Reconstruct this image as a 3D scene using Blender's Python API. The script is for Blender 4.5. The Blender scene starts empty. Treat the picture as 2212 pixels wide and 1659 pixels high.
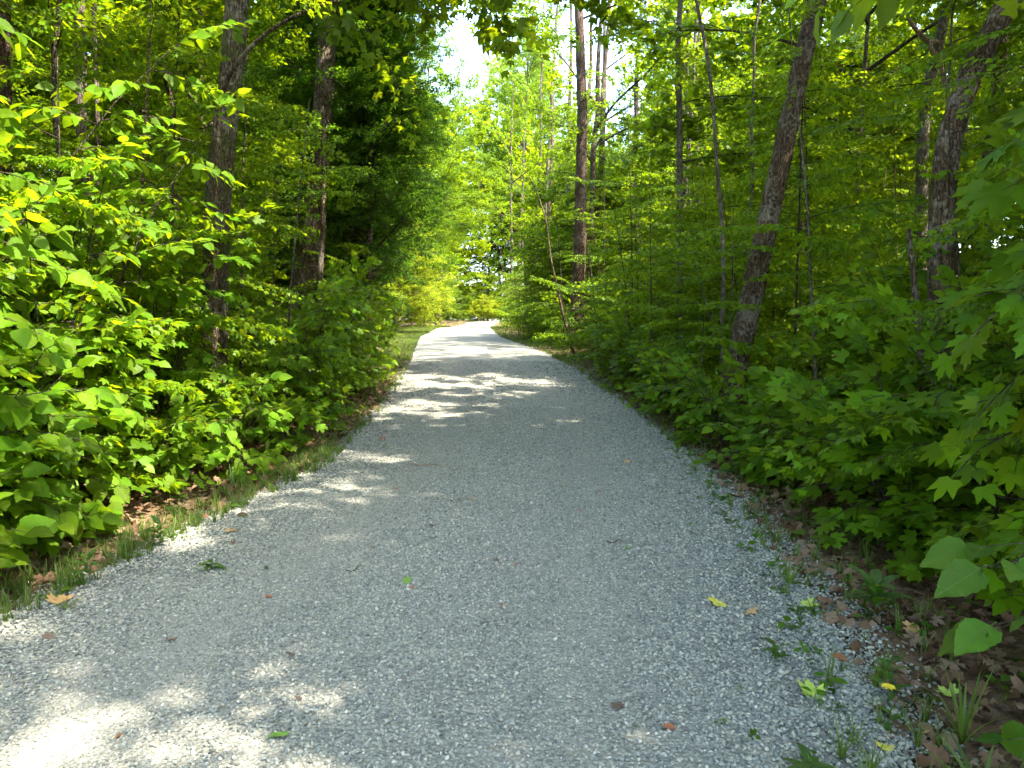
import bpy, math, random
import numpy as np
from mathutils import Vector, Matrix, noise

C = bpy.context.scene.collection
S = bpy.context.scene
PI = math.pi
R_ = math.radians
rng = random.Random(7)

# ------------------------------------------------------------------ camera, sky, sun, exposure
EYE = 1.6
cam_d = bpy.data.cameras.new('camera')
cam_d.sensor_fit = 'HORIZONTAL'; cam_d.sensor_width = 36.0
cam_d.lens = 36.0 * 1560 / 2212
cam_d.clip_start = 0.05; cam_d.clip_end = 1000
cam = bpy.data.objects.new('camera', cam_d); C.objects.link(cam)
cam.location = (0, 0, EYE); cam.rotation_euler = (R_(90 - 5), 0, 0)
S.camera = cam

SUN_EL, SUN_AZ = 56.0, 118.0            # azimuth clockwise from the view direction (+Y)
SUN = Vector((math.sin(R_(SUN_AZ)) * math.cos(R_(SUN_EL)), math.cos(R_(SUN_AZ)) * math.cos(R_(SUN_EL)), math.sin(R_(SUN_EL))))
W = bpy.data.worlds.new('World'); S.world = W; W.use_nodes = True
wn = W.node_tree; wn.nodes.clear()
sky = wn.nodes.new('ShaderNodeTexSky'); sky.sky_type = 'NISHITA'; sky.sun_disc = False
sky.sun_elevation = R_(SUN_EL); sky.sun_rotation = R_(SUN_AZ)
sky.air_density = 1.0; sky.dust_density = 2.0; sky.ozone_density = 1.0
bg = wn.nodes.new('ShaderNodeBackground'); bg.inputs['Strength'].default_value = 0.15
wo = wn.nodes.new('ShaderNodeOutputWorld')
wn.links.new(sky.outputs[0], bg.inputs[0]); wn.links.new(bg.outputs[0], wo.inputs[0])
sd = bpy.data.lights.new('sun', 'SUN'); sd.energy = 2.6; sd.angle = R_(0.53); sd.color = (1.0, 0.88, 0.74)
so = bpy.data.objects.new('sun', sd); C.objects.link(so)
so.rotation_euler = (-SUN).to_track_quat('-Z', 'Y').to_euler()
vs = S.view_settings
vs.view_transform = 'Standard'; vs.look = 'None'; vs.gamma = 1.0; vs.use_curve_mapping = False
vs.exposure = 3.72
S.render.engine = 'CYCLES'
cy = S.cycles
cy.max_bounces = 12; cy.diffuse_bounces = 9; cy.glossy_bounces = 2; cy.transmission_bounces = 9
cy.transparent_max_bounces = 4; cy.caustics_reflective = False; cy.caustics_refractive = False
cy.sample_clamp_indirect = 6.0

# ------------------------------------------------------------------ ground shape
_ty = np.arange(-60, 300, 0.5)
_tz = np.interp(_ty, [0, 8, 13, 17.6, 22.7, 37, 55, 62, 85, 100], [0, 0, .09, .38, .62, .8, 1.1, 1.1, 1.5, 1.6])
_k = np.exp(-0.5 * (np.arange(-8, 9) / 3.0) ** 2); _k /= _k.sum()
_tzs = np.convolve(np.pad(_tz, 8, mode='edge'), _k, mode='valid')
EY = [-60, 0, 2.6, 4, 8, 13, 17.6, 22.7, 37, 55, 70, 80, 90, 100]
EL = [-3.6, -3.3, -3.0, -2.8, -2.16, -2.35, -2.66, -3.2, -4.8, -5.7, -4.8, -5.0, -4.6, -3.0]
ER = [1.1, 1.3, 1.45, 1.76, 2.16, 2.1, 1.72, 1.18, -.5, -1.55, -1.7, -1.7, 1.0, 14.0]
def edges(y):
    return np.interp(y, EY, EL), np.interp(y, EY, ER)
def ground_arr(x, y):
    x = np.asarray(x, float); y = np.asarray(y, float)
    z = np.interp(y, _ty, _tzs)
    l, r = edges(y)
    c, h = (l + r) / 2, (r - l) / 2
    d = np.abs(x - c) - h                      # metres outside the gravel
    u = np.clip(np.abs(x - c) / h, 0, 1.15)
    uu = (x - c) / h
    z = z - 0.045 * u ** 2 - .016 * np.exp(-((np.abs(uu) - .42) / .13) ** 2) + .006 * np.sin(y * 1.7 + x * 2.3) * np.sin(x * 3.1 - y * .6)
    f = np.clip(d / 3.0, 0, 1)
    n = 0.10 * np.sin(x * 1.1 + 0.6 * np.sin(y * .7)) * np.cos(y * .9 + 1.3) + 0.14 * np.sin(x * .37 + y * .23 + 2) + .05 * np.sin(2.1 * x - 1.7 * y)
    return z + f * n
def gz(x, y):
    return float(ground_arr(x, y))

# ------------------------------------------------------------------ materials
def new_mat(name):
    m = bpy.data.materials.new(name); m.use_nodes = True
    nt = m.node_tree; nt.nodes.clear()
    out = nt.nodes.new('ShaderNodeOutputMaterial')
    return m, nt, out
def N(nt, kind, **kw):
    n = nt.nodes.new(kind)
    for k, v in kw.items():
        if k.startswith('i_'): n.inputs[k[2:]].default_value = v
        else: setattr(n, k, v)
    return n
def math_n(nt, op, a, b=None, c=None):
    n = nt.nodes.new('ShaderNodeMath'); n.operation = op
    for i, v in enumerate((a, b, c)):
        if v is None: continue
        if isinstance(v, (int, float)): n.inputs[i].default_value = v
        else: nt.links.new(v, n.inputs[i])
    return n.outputs[0]
def ramp(nt, fac, stops):
    n = nt.nodes.new('ShaderNodeValToRGB'); cr = n.color_ramp
    while len(cr.elements) < len(stops): cr.elements.new(0.5)
    for e, (p, c) in zip(cr.elements, stops): e.position = p; e.color = (*c, 1)
    nt.links.new(fac, n.inputs[0]); return n.outputs[0]
def mixc(nt, f, a, b, mode='MIX'):
    n = nt.nodes.new('ShaderNodeMix'); n.data_type = 'RGBA'; n.blend_type = mode
    for s, v in ((n.inputs[0], f), (n.inputs[6], a), (n.inputs[7], b)):
        if isinstance(v, (int, float)): s.default_value = v
        elif isinstance(v, tuple): s.default_value = (*v, 1)
        else: nt.links.new(v, s)
    return n.outputs[2]
def rand_id(nt):
    g = nt.nodes.new('ShaderNodeNewGeometry'); o = nt.nodes.new('ShaderNodeObjectInfo')
    s = math_n(nt, 'ADD', g.outputs['Random Per Island'], math_n(nt, 'MULTIPLY', o.outputs['Random'], 7.31))
    return math_n(nt, 'FRACT', s), g

def leaf_mat(name, base, trans, veins=False, trans_fac=0.5, rough=0.48, spread=0.7, spec=0.14):
    m, nt, out = new_mat(name)
    rid, geo = rand_id(nt)
    r2 = math_n(nt, 'FRACT', math_n(nt, 'MULTIPLY', rid, 13.7))
    val = math_n(nt, 'ADD', 1 - spread * .5, math_n(nt, 'MULTIPLY', rid, spread))
    hue = math_n(nt, 'ADD', 0.5 - .014, math_n(nt, 'MULTIPLY', r2, .028))
    bright = None
    uv = nt.nodes.new('ShaderNodeUVMap'); sx = nt.nodes.new('ShaderNodeSeparateXYZ'); nt.links.new(uv.outputs[0], sx.inputs[0])
    ua = math_n(nt, 'ABSOLUTE', math_n(nt, 'SUBTRACT', sx.outputs[0], .5))
    rib = math_n(nt, 'LESS_THAN', ua, .014)
    cols = []
    for col in (base, trans):
        h = nt.nodes.new('ShaderNodeHueSaturation'); h.inputs['Color'].default_value = (*col, 1)
        nt.links.new(val, h.inputs['Value']); nt.links.new(hue, h.inputs['Hue'])
        c = h.outputs[0]
        if veins:
            c = mixc(nt, math_n(nt, 'MULTIPLY', rib, .45), c, (.16, .22, .05))
            ns = N(nt, 'ShaderNodeTexNoise', i_Scale=7.0, i_Detail=3.0); nt.links.new(uv.outputs[0], ns.inputs['Vector'])
            c = mixc(nt, math_n(nt, 'MULTIPLY', ns.outputs[0], .35), c, mixc(nt, 1.0, c, (.72, .78, .7), 'MULTIPLY'))
        if veins:
            oi = nt.nodes.new('ShaderNodeObjectInfo')
            n5 = N(nt, 'ShaderNodeTexNoise', i_Scale=5.5, i_Detail=2.0); n5.noise_dimensions = '4D'; nt.links.new(uv.outputs[0], n5.inputs['Vector'])
            nt.links.new(math_n(nt, 'MULTIPLY', oi.outputs['Random'], 40.0), n5.inputs['W'])
            sp_ = ramp(nt, n5.outputs[0], [(.66, (0, 0, 0)), (.72, (1, 1, 1))])
            c = mixc(nt, math_n(nt, 'MULTIPLY', sp_, .6), c, (.16, .13, .03))
            wv = math_n(nt, 'SINE', math_n(nt, 'MULTIPLY', math_n(nt, 'SUBTRACT', sx.outputs[1], math_n(nt, 'MULTIPLY', ua, .75)), 31.0))
            wv = math_n(nt, 'LESS_THAN', math_n(nt, 'ABSOLUTE', wv), .16)
            c = mixc(nt, math_n(nt, 'MULTIPLY', wv, .12), c, (.16, .22, .05))
        cols.append(c)
    # paler underside
    front = mixc(nt, geo.outputs['Backfacing'], cols[0], mixc(nt, .35, cols[0], (.12, .17, .07)))
    p = N(nt, 'ShaderNodeBsdfPrincipled', i_Roughness=rough); p.inputs['Specular IOR Level'].default_value = spec
    nt.links.new(front, p.inputs['Base Color'])
    t = nt.nodes.new('ShaderNodeBsdfTranslucent'); nt.links.new(cols[1], t.inputs[0])
    if veins:
        w = math_n(nt, 'SINE', math_n(nt, 'MULTIPLY', math_n(nt, 'SUBTRACT', sx.outputs[1], math_n(nt, 'MULTIPLY', ua, .75)), 62.0))
        w = math_n(nt, 'POWER', math_n(nt, 'ABSOLUTE', w), .5)
        b = N(nt, 'ShaderNodeBump', i_Strength=.55, i_Distance=.004); nt.links.new(w, b.inputs['Height'])
        nt.links.new(b.outputs[0], p.inputs['Normal'])
    mx = nt.nodes.new('ShaderNodeMixShader'); mx.inputs[0].default_value = trans_fac
    nt.links.new(p.outputs[0], mx.inputs[1]); nt.links.new(t.outputs[0], mx.inputs[2])
    nt.links.new(mx.outputs[0], out.inputs[0])
    return m

M = {}
M['ovate_near'] = leaf_mat('ovate_leaf_near', (.080, .168, .004), (.26, .39, .004), True)
M['maple_near'] = leaf_mat('maple_leaf_near', (.080, .168, .004), (.26, .39, .004), True)
M['ovate'] = leaf_mat('ovate_leaf', (.082, .166, .004), (.27, .40, .004))
M['maple'] = leaf_mat('maple_leaf', (.084, .166, .003), (.29, .40, .004))
M['beech'] = leaf_mat('beech_leaf', (.066, .140, .004), (.225, .35, .005))
M['dark_beech'] = leaf_mat('shaded_beech_leaf', (.034, .095, .006), (.12, .25, .006))  # beech leaf darkened: the shade on the left beeches is in the colour
M['hazel'] = leaf_mat('hazel_leaf', (.066, .15, .018), (.18, .32, .010), True)
M['yellow'] = leaf_mat('yellow_green_leaf', (.15, .20, .008), (.40, .48, .015))
M['pine'] = leaf_mat('pine_needles', (.025, .05, .035), (.03, .06, .03), trans_fac=.15, rough=.6)
M['grass'] = leaf_mat('grass_blade', (.075, .12, .02), (.18, .27, .03))
M['herb'] = leaf_mat('herb_leaf', (.052, .125, .012), (.18, .36, .02), True)
M['litter'] = None

def litter_mat():
    m, nt, out = new_mat('dry_leaf')
    rid, geo = rand_id(nt)
    c = ramp(nt, rid, [(0, (.07, .038, .02)), (.25, (.135, .078, .042)), (.5, (.19, .12, .07)), (.75, (.25, .18, .12)), (1, (.11, .055, .025))])
    tc = nt.nodes.new('ShaderNodeUVMap')
    ns = N(nt, 'ShaderNodeTexNoise', i_Scale=6.0, i_Detail=4.0); nt.links.new(tc.outputs[0], ns.inputs['Vector'])
    c = mixc(nt, ns.outputs[0], c, mixc(nt, 1.0, c, (.55, .5, .45), 'MULTIPLY'))
    p = N(nt, 'ShaderNodeBsdfPrincipled', i_Roughness=.75); p.inputs['Specular IOR Level'].default_value = .25
    nt.links.new(c, p.inputs['Base Color'])
    t = nt.nodes.new('ShaderNodeBsdfTranslucent'); nt.links.new(c, t.inputs[0])
    mx = nt.nodes.new('ShaderNodeMixShader'); mx.inputs[0].default_value = .2
    nt.links.new(p.outputs[0], mx.inputs[1]); nt.links.new(t.outputs[0], mx.inputs[2]); nt.links.new(mx.outputs[0], out.inputs[0])
    return m
M['litter'] = litter_mat()

def flat_leaf_mat(name, col):
    m, nt, out = new_mat(name)
    tc = nt.nodes.new('ShaderNodeUVMap')
    ns = N(nt, 'ShaderNodeTexNoise', i_Scale=5.0, i_Detail=4.0); nt.links.new(tc.outputs[0], ns.inputs['Vector'])
    c = mixc(nt, ns.outputs[0], col, tuple(v * .5 for v in col))
    p = N(nt, 'ShaderNodeBsdfPrincipled', i_Roughness=.6); nt.links.new(c, p.inputs['Base Color'])
    nt.links.new(p.outputs[0], out.inputs[0]); return m
M['dead_brown'] = flat_leaf_mat('dead_leaf_brown', (.22, .10, .04))
M['dead_rust'] = flat_leaf_mat('dead_leaf_rust', (.26, .085, .03))
M['dead_dark'] = flat_leaf_mat('dead_leaf_dark', (.09, .055, .03))
M['dead_tan'] = flat_leaf_mat('dead_leaf_tan', (.42, .25, .09))
M['fall_green'] = flat_leaf_mat('fallen_leaf_green', (.11, .22, .03))
M['fall_lime'] = flat_leaf_mat('fallen_leaf_lime', (.32, .42, .06))
M['fall_yellow'] = flat_leaf_mat('fallen_leaf_yellow', (.50, .46, .06))
M['petal'] = flat_leaf_mat('yellow_petal', (.75, .55, .02))

def bark_mat(name, dark, light, lichen=(.31, .275, .215), lich=.35, scale=1.0, moss=0.0):
    m, nt, out = new_mat(name)
    tc = nt.nodes.new('ShaderNodeTexCoord')
    mp = nt.nodes.new('ShaderNodeMapping'); mp.inputs['Scale'].default_value = (scale, scale, scale * .16)
    wn_ = N(nt, 'ShaderNodeTexNoise', i_Scale=7.0, i_Detail=4.0); nt.links.new(tc.outputs['Object'], wn_.inputs['Vector'])
    vm = nt.nodes.new('ShaderNodeVectorMath'); vm.operation = 'MULTIPLY_ADD'; vm.inputs[1].default_value = (.10, .10, .3)
    nt.links.new(wn_.outputs['Color'], vm.inputs[0]); nt.links.new(tc.outputs['Object'], vm.inputs[2]); nt.links.new(vm.outputs[0], mp.inputs[0])
    n1 = N(nt, 'ShaderNodeTexNoise', i_Scale=28.0, i_Detail=6.0, i_Roughness=.65); nt.links.new(mp.outputs[0], n1.inputs['Vector'])
    vo = N(nt, 'ShaderNodeTexVoronoi', i_Scale=34.0); vo.feature = 'DISTANCE_TO_EDGE'; nt.links.new(mp.outputs[0], vo.inputs['Vector'])
    crack = ramp(nt, vo.outputs['Distance'], [(0, (0, 0, 0)), (.12, (.7, .7, .7)), (.3, (1, 1, 1))])
    base = ramp(nt, n1.outputs[0], [(.3, dark), (.5, tuple((a + b) / 2 for a, b in zip(dark, light))), (.72, light)])
    base = mixc(nt, 1.0, base, mixc(nt, crack, (.4, .38, .36), (1, 1, 1)), 'MULTIPLY')
    n2 = N(nt, 'ShaderNodeTexNoise', i_Scale=3.2, i_Detail=5.0, i_Roughness=.6); nt.links.new(tc.outputs['Object'], n2.inputs['Vector'])
    n3 = N(nt, 'ShaderNodeTexNoise', i_Scale=22.0, i_Detail=4.0); nt.links.new(tc.outputs['Object'], n3.inputs['Vector'])
    lf = ramp(nt, math_n(nt, 'ADD', math_n(nt, 'MULTIPLY', n2.outputs[0], .6), math_n(nt, 'MULTIPLY', n3.outputs[0], .4)), [(.49, (0, 0, 0)), (.56, (1, 1, 1))])
    base = mixc(nt, math_n(nt, 'MULTIPLY', lf, lich), base, lichen)
    if moss:
        n4 = N(nt, 'ShaderNodeTexNoise', i_Scale=5.0, i_Detail=5.0); nt.links.new(tc.outputs['Object'], n4.inputs['Vector'])
        mf = ramp(nt, n4.outputs[0], [(.48, (0, 0, 0)), (.6, (1, 1, 1))])
        base = mixc(nt, math_n(nt, 'MULTIPLY', mf, moss), base, (.075, .085, .018))
    p = N(nt, 'ShaderNodeBsdfPrincipled', i_Roughness=.85); p.inputs['Specular IOR Level'].default_value = .2
    nt.links.new(base, p.inputs['Base Color'])
    hgt = math_n(nt, 'ADD', math_n(nt, 'MULTIPLY', crack, .6), n1.outputs[0])
    b = N(nt, 'ShaderNodeBump', i_Strength=1.0, i_Distance=.035); nt.links.new(hgt, b.inputs['Height'])
    nt.links.new(b.outputs[0], p.inputs['Normal']); nt.links.new(p.outputs[0], out.inputs[0])
    return m
M['bark_maple'] = bark_mat('bark_maple', (.028, .019, .012), (.165, .112, .068))
M['bark_moss'] = bark_mat('bark_moss', (.038, .027, .019), (.155, .112, .08), moss=.65, lich=.45)
M['bark_red'] = bark_mat('bark_red', (.032, .019, .012), (.155, .096, .062), lich=.25)
M['bark_pale'] = bark_mat('bark_pale', (.085, .07, .054), (.23, .19, .145), lich=.35)
M['bark_grey'] = bark_mat('bark_grey', (.030, .020, .012), (.205, .138, .082), lich=.5)
M['twig'] = bark_mat('twig', (.035, .03, .018), (.10, .078, .045), lich=.06)
M['wood_bare'] = bark_mat('bare_wood', (.22, .13, .08), (.45, .32, .22), lich=.1)

def stone_mat():
    m, nt, out = new_mat('crushed_stone')
    oi = nt.nodes.new('ShaderNodeObjectInfo')
    c = ramp(nt, oi.outputs['Random'], [(0, (.085, .092, .084)), (.25, (.145, .157, .138)), (.5, (.195, .209, .178)), (.75, (.255, .262, .212)), (.92, (.31, .304, .235)), (1, (.40, .395, .32))])
    tc = nt.nodes.new('ShaderNodeTexCoord')
    ns = N(nt, 'ShaderNodeTexNoise', i_Scale=90.0, i_Detail=3.0); nt.links.new(tc.outputs['Object'], ns.inputs['Vector'])
    c = mixc(nt, math_n(nt, 'MULTIPLY', ns.outputs[0], .5), c, mixc(nt, 1.0, c, (.7, .7, .7), 'MULTIPLY'))
    p = N(nt, 'ShaderNodeBsdfPrincipled', i_Roughness=.7); p.inputs['Specular IOR Level'].default_value = .3
    nt.links.new(c, p.inputs['Base Color']); nt.links.new(p.outputs[0], out.inputs[0]); return m
M['stone'] = stone_mat()

def road_mat():
    m, nt, out = new_mat('gravel_road')
    tc = nt.nodes.new('ShaderNodeTexCoord')
    vo = N(nt, 'ShaderNodeTexVoronoi', i_Scale=52.0); nt.links.new(tc.outputs['Object'], vo.inputs['Vector'])
    sp = nt.nodes.new('ShaderNodeSeparateColor'); nt.links.new(vo.outputs['Color'], sp.inputs[0])
    c = ramp(nt, sp.outputs[0], [(0, (.10, .104, .092)), (.35, (.185, .192, .167)), (.7, (.24, .244, .204)), (1, (.32, .308, .245))])
    vd = math_n(nt, 'MULTIPLY', vo.outputs['Distance'], 1.0)
    gap = ramp(nt, vd, [(.35, (1, 1, 1)), (.75, (.45, .44, .42))])
    c = mixc(nt, 1.0, c, gap, 'MULTIPLY')
    n1 = N(nt, 'ShaderNodeTexNoise', i_Scale=.8, i_Detail=6.0, i_Roughness=.65); nt.links.new(tc.outputs['Object'], n1.inputs['Vector'])
    dust = ramp(nt, n1.outputs[0], [(.42, (0, 0, 0)), (.68, (1, 1, 1))])
    c = mixc(nt, math_n(nt, 'MULTIPLY', dust, .35), c, (.22, .21, .18))
    n2 = N(nt, 'ShaderNodeTexNoise', i_Scale=160.0, i_Detail=3.0); nt.links.new(tc.outputs['Object'], n2.inputs['Vector'])
    sxy = nt.nodes.new('ShaderNodeSeparateXYZ'); nt.links.new(tc.outputs['Object'], sxy.inputs[0])
    c = mixc(nt, .5, c, mixc(nt, n2.outputs[0], (.14, .144, .123), (.265, .268, .225)))
    p = N(nt, 'ShaderNodeBsdfPrincipled', i_Roughness=.85); p.inputs['Specular IOR Level'].default_value = .2
    nt.links.new(c, p.inputs['Base Color'])
    h = math_n(nt, 'SUBTRACT', 1.0, vo.outputs['Distance'])
    b = N(nt, 'ShaderNodeBump', i_Strength=.9, i_Distance=.012); nt.links.new(h, b.inputs['Height'])
    nt.links.new(b.outputs[0], p.inputs['Normal']); nt.links.new(p.outputs[0], out.inputs[0]); return m
M['road'] = road_mat()

def soil_mat():
    m, nt, out = new_mat('forest_soil')
    tc = nt.nodes.new('ShaderNodeTexCoord')
    vo = N(nt, 'ShaderNodeTexVoronoi', i_Scale=17.0); nt.links.new(tc.outputs['Object'], vo.inputs['Vector'])
    sp = nt.nodes.new('ShaderNodeSeparateColor'); nt.links.new(vo.outputs['Color'], sp.inputs[0])
    c = ramp(nt, sp.outputs[0], [(0, (.05, .03, .018)), (.4, (.13, .075, .04)), (.75, (.21, .135, .08)), (1, (.09, .05, .028))])
    n1 = N(nt, 'ShaderNodeTexNoise', i_Scale=9.0, i_Detail=8.0, i_Roughness=.7); nt.links.new(tc.outputs['Object'], n1.inputs['Vector'])
    c = mixc(nt, .55, c, ramp(nt, n1.outputs[0], [(.3, (.03, .02, .013)), (.7, (.19, .13, .085))]))
    n2 = N(nt, 'ShaderNodeTexNoise', i_Scale=.35, i_Detail=4.0); nt.links.new(tc.outputs['Object'], n2.inputs['Vector'])
    g = ramp(nt, n2.outputs[0], [(.5, (0, 0, 0)), (.7, (1, 1, 1))])
    c = mixc(nt, math_n(nt, 'MULTIPLY', g, .35), c, (.06, .085, .02))
    p = N(nt, 'ShaderNodeBsdfPrincipled', i_Roughness=.95); p.inputs['Specular IOR Level'].default_value = .1
    nt.links.new(c, p.inputs['Base Color'])
    b = N(nt, 'ShaderNodeBump', i_Strength=1.0, i_Distance=.04); nt.links.new(n1.outputs[0], b.inputs['Height'])
    nt.links.new(b.outputs[0], p.inputs['Normal']); nt.links.new(p.outputs[0], out.inputs[0]); return m
M['soil'] = soil_mat()

# ------------------------------------------------------------------ mesh helpers
def mesh_np(name, V, F, mats, uv=None, midx=None, smooth=False):
    me = bpy.data.meshes.new(name)
    V = np.ascontiguousarray(V, np.float32); F = np.ascontiguousarray(F, np.int32)
    me.vertices.add(len(V)); me.vertices.foreach_set('co', V.ravel())
    k = F.shape[1]
    me.loops.add(F.size); me.loops.foreach_set('vertex_index', F.ravel())
    me.polygons.add(len(F)); me.polygons.foreach_set('loop_start', np.arange(0, F.size, k, dtype=np.int32))
    if uv is not None:
        l = me.uv_layers.new(name='UVMap'); l.data.foreach_set('uv', np.ascontiguousarray(uv[F.ravel()], np.float32).ravel())
    if midx is not None: me.polygons.foreach_set('material_index', np.ascontiguousarray(midx, np.int32))
    if smooth: me.polygons.foreach_set('use_smooth', np.ones(len(F), bool))
    for m in mats: me.materials.append(m)
    me.update(calc_edges=True); return me
def link(name, me, parent=None, loc=None, mat=None):
    o = bpy.data.objects.new(name, me); C.objects.link(o)
    if parent is not None: o.parent = parent
    if loc is not None: o.location = loc
    if mat is not None: o.matrix_basis = mat
    return o
def tag(o, label, cat, group=None):
    o['label'] = label; o['category'] = cat
    if group: o['group'] = group
    return o
def thing(name, loc, label, cat, group=None):
    return tag(link(name, None, loc=loc), label, cat, group)
def kind(o, k):
    o['kind'] = k; return o

def tube_np(pts, rad, sides=6, cap=True):
    """triangulated tube through pts with radii rad -> V, F, UV"""
    P = np.asarray(pts, float); n = len(P); rad = np.asarray(rad, float)
    T = np.gradient(P, axis=0); T /= np.linalg.norm(T, axis=1)[:, None] + 1e-9
    ref = np.array([0, 0, 1.0]) if abs(T[0][2]) < .8 else np.array([1.0, 0, 0])
    A = np.cross(T, ref); A /= np.linalg.norm(A, axis=1)[:, None] + 1e-9
    B = np.cross(T, A)
    a = np.linspace(0, 2 * PI, sides, endpoint=False)
    V = P[:, None] + rad[:, None, None] * (np.cos(a)[None, :, None] * A[:, None] + np.sin(a)[None, :, None] * B[:, None])
    V = V.reshape(-1, 3)
    i, j = np.meshgrid(np.arange(n - 1), np.arange(sides), indexing='ij')
    a0 = (i * sides + j).ravel(); a1 = (i * sides + (j + 1) % sides).ravel(); b0 = a0 + sides; b1 = a1 + sides
    F = np.concatenate([np.stack([a0, b1, a1], 1), np.stack([a0, b0, b1], 1)])
    uv = np.stack([np.tile(np.arange(sides) / sides, n), np.repeat(np.linspace(0, 1, n), sides)], 1)
    if cap:
        c = len(V); V = np.vstack([V, P[-1:] + T[-1:] * rad[-1] * .5]); uv = np.vstack([uv, [[.5, 1]]])
        k = np.arange(sides); F = np.vstack([F, np.stack([(n - 1) * sides + k, np.full(sides, c), (n - 1) * sides + (k + 1) % sides], 1)])
    return V, F, uv
def join_np(items):
    Vs, Fs, Us, o = [], [], [], 0
    for V, F, U in items:
        Vs.append(V); Fs.append(F + o); Us.append(U); o += len(V)
    return np.vstack(Vs), np.vstack(Fs), np.vstack(Us)

# leaf templates: along +Y, length 1, normal +Z ---------------------------------------------
def ovate(rows, width=.62, fold=.16, droop=.22, petiole=.12, teeth=False):
    V, U, F = [], [], []
    ts = np.linspace(0, 1, rows + 1)
    for t in ts:
        w = width * .5 * (math.sin(PI * min(1, t ** .60)) ** .72 if 0 < t < 1 else 0.0) * (1 - 1.3 * max(0, t - .68))
        z = -droop * t * t
        wob = .02 * math.sin(t * 17)
        if teeth: w *= 1 + (.05 if len(V) // 3 % 2 else -.05)
        V += [(-w, t, z + fold * w + wob), (0, t, z), (w, t, z + fold * w - wob)]
        U += [(.5 - w, t), (.5, t), (.5 + w, t)]
    for i in range(rows):
        a = i * 3
        for k in (0, 1):
            q = [a + k, a + k + 1, a + k + 4, a + k + 3]
            if i == 0: F.append((q[0], q[2], q[3]))
            elif i == rows - 1: F.append((q[0], q[1], q[2]))
            else: F += [(q[0], q[1], q[2]), (q[0], q[2], q[3])]
    n = len(V)
    if petiole:
        V += [(-.012, -petiole, .01), (.012, -petiole, .01), (0, .02, 0)]; U += [(.5, 0)] * 3; F.append((n, n + 1, n + 2))
    return np.array(V, float), np.array(F, int), np.array(U, float)
def diamond(width=.6, droop=.15):
    V = [(0, 0, 0), (-width / 2, .42, .05), (width / 2, .42, .05), (0, 1, -droop), (0, .45, -.02)]
    F = [(0, 4, 1), (0, 2, 4), (4, 3, 1), (4, 2, 3)]
    U = [(.5, 0), (.2, .42), (.8, .42), (.5, 1), (.5, .45)]
    return np.array(V, float), np.array(F, int), np.array(U, float)
def diamond2(width=.62, droop=.12):
    V = [(0, 0, 0), (-width / 2, .42, .06), (width / 2, .42, .06), (0, 1, -droop)]
    return np.array(V, float), np.array([(0, 3, 1), (0, 2, 3)]), np.array([(.5, 0), (.2, .42), (.8, .42), (.5, 1)], float)
def maple(detail):
    if detail == 2:
        half = [(0.0, 1.0), (.09, .80), (.19, .82), (.17, .62), (.22, .52), (.38, .66), (.56, .74), (.50, .55), (.60, .44), (.42, .32), (.40, .22), (.52, .10), (.36, .04), (.24, -.06), (.10, -.02), (0, .04)]
    elif detail == 1:
        half = [(0, 1.0), (.16, .72), (.19, .5), (.55, .72), (.44, .30), (.48, .08), (.22, -.05), (0, .04)]
    else:
        half = [(0, 1.0), (.17, .5), (.54, .66), (.38, .08), (0, 0)]
    pts = half + [(-x, y) for x, y in half[-2:0:-1]]
    V = [(0, .34, 0)]; U = [(.5, .34)]
    for x, y in pts:
        r = math.hypot(x, y - .34)
        V.append((x, y, -.16 * r * r - (.10 * y * y) + .05 * abs(x) + .015 * math.sin(9 * x + 7 * y))); U.append((.5 + x * .8, y))
    k = len(pts)
    F = [(0, 1 + (i + 1) % k, 1 + i) for i in range(k)]
    if detail > 0:
        n = len(V)
        V += [(-.012, -.45, .03), (.012, -.45, .03), (0, .08, 0)]; U += [(.5, 0)] * 3; F.append((n, n + 1, n + 2))
    return np.array(V, float), np.array(F, int), np.array(U, float)
def needles():
    V, F = [], []
    for i in range(5):
        a = (i - 2) * .32
        d = np.array([math.sin(a), math.cos(a), .1 * (i % 2)]); s = np.array([d[1], -d[0], 0]) * .03
        b = len(V); V += [tuple(-s), tuple(s), tuple(d)]; F.append((b, b + 1, b + 2))
    return np.array(V, float), np.array(F, int), np.full((len(V), 2), .3)
TEMPL = {
    'ovate': [[diamond2(.66)], [ovate(3, .64, .15, .2, .1)], [ovate(12, .68, .16, .18, .14, True), ovate(12, .74, .08, .30, .12, True), ovate(12, .64, .24, .10, .14, True)]],
    'beech': [[diamond2(.56)], [diamond(.56, .12)], [ovate(6, .54, .16, .16, .1)]],
    'maple': [[maple(0)], [maple(1)], [maple(2)]],
    'yellow': [[diamond2(.45)], [diamond(.45, .1)], [ovate(4, .5)]],
    'pine': [[needles()], [needles()], [needles()]],
}
def frames_to_mats(fr):
    """[(p, dir, normal, size)] -> arrays"""
    P = np.array([f[0] for f in fr], float); D = np.array([f[1] for f in fr], float); Nn = np.array([f[2] for f in fr], float); s = np.array([f[3] for f in fr], float)
    D /= np.linalg.norm(D, axis=1)[:, None]
    X = np.cross(D, Nn); X /= np.linalg.norm(X, axis=1)[:, None] + 1e-9
    Z = np.cross(X, D)
    return P, X, D, Z, s
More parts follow.
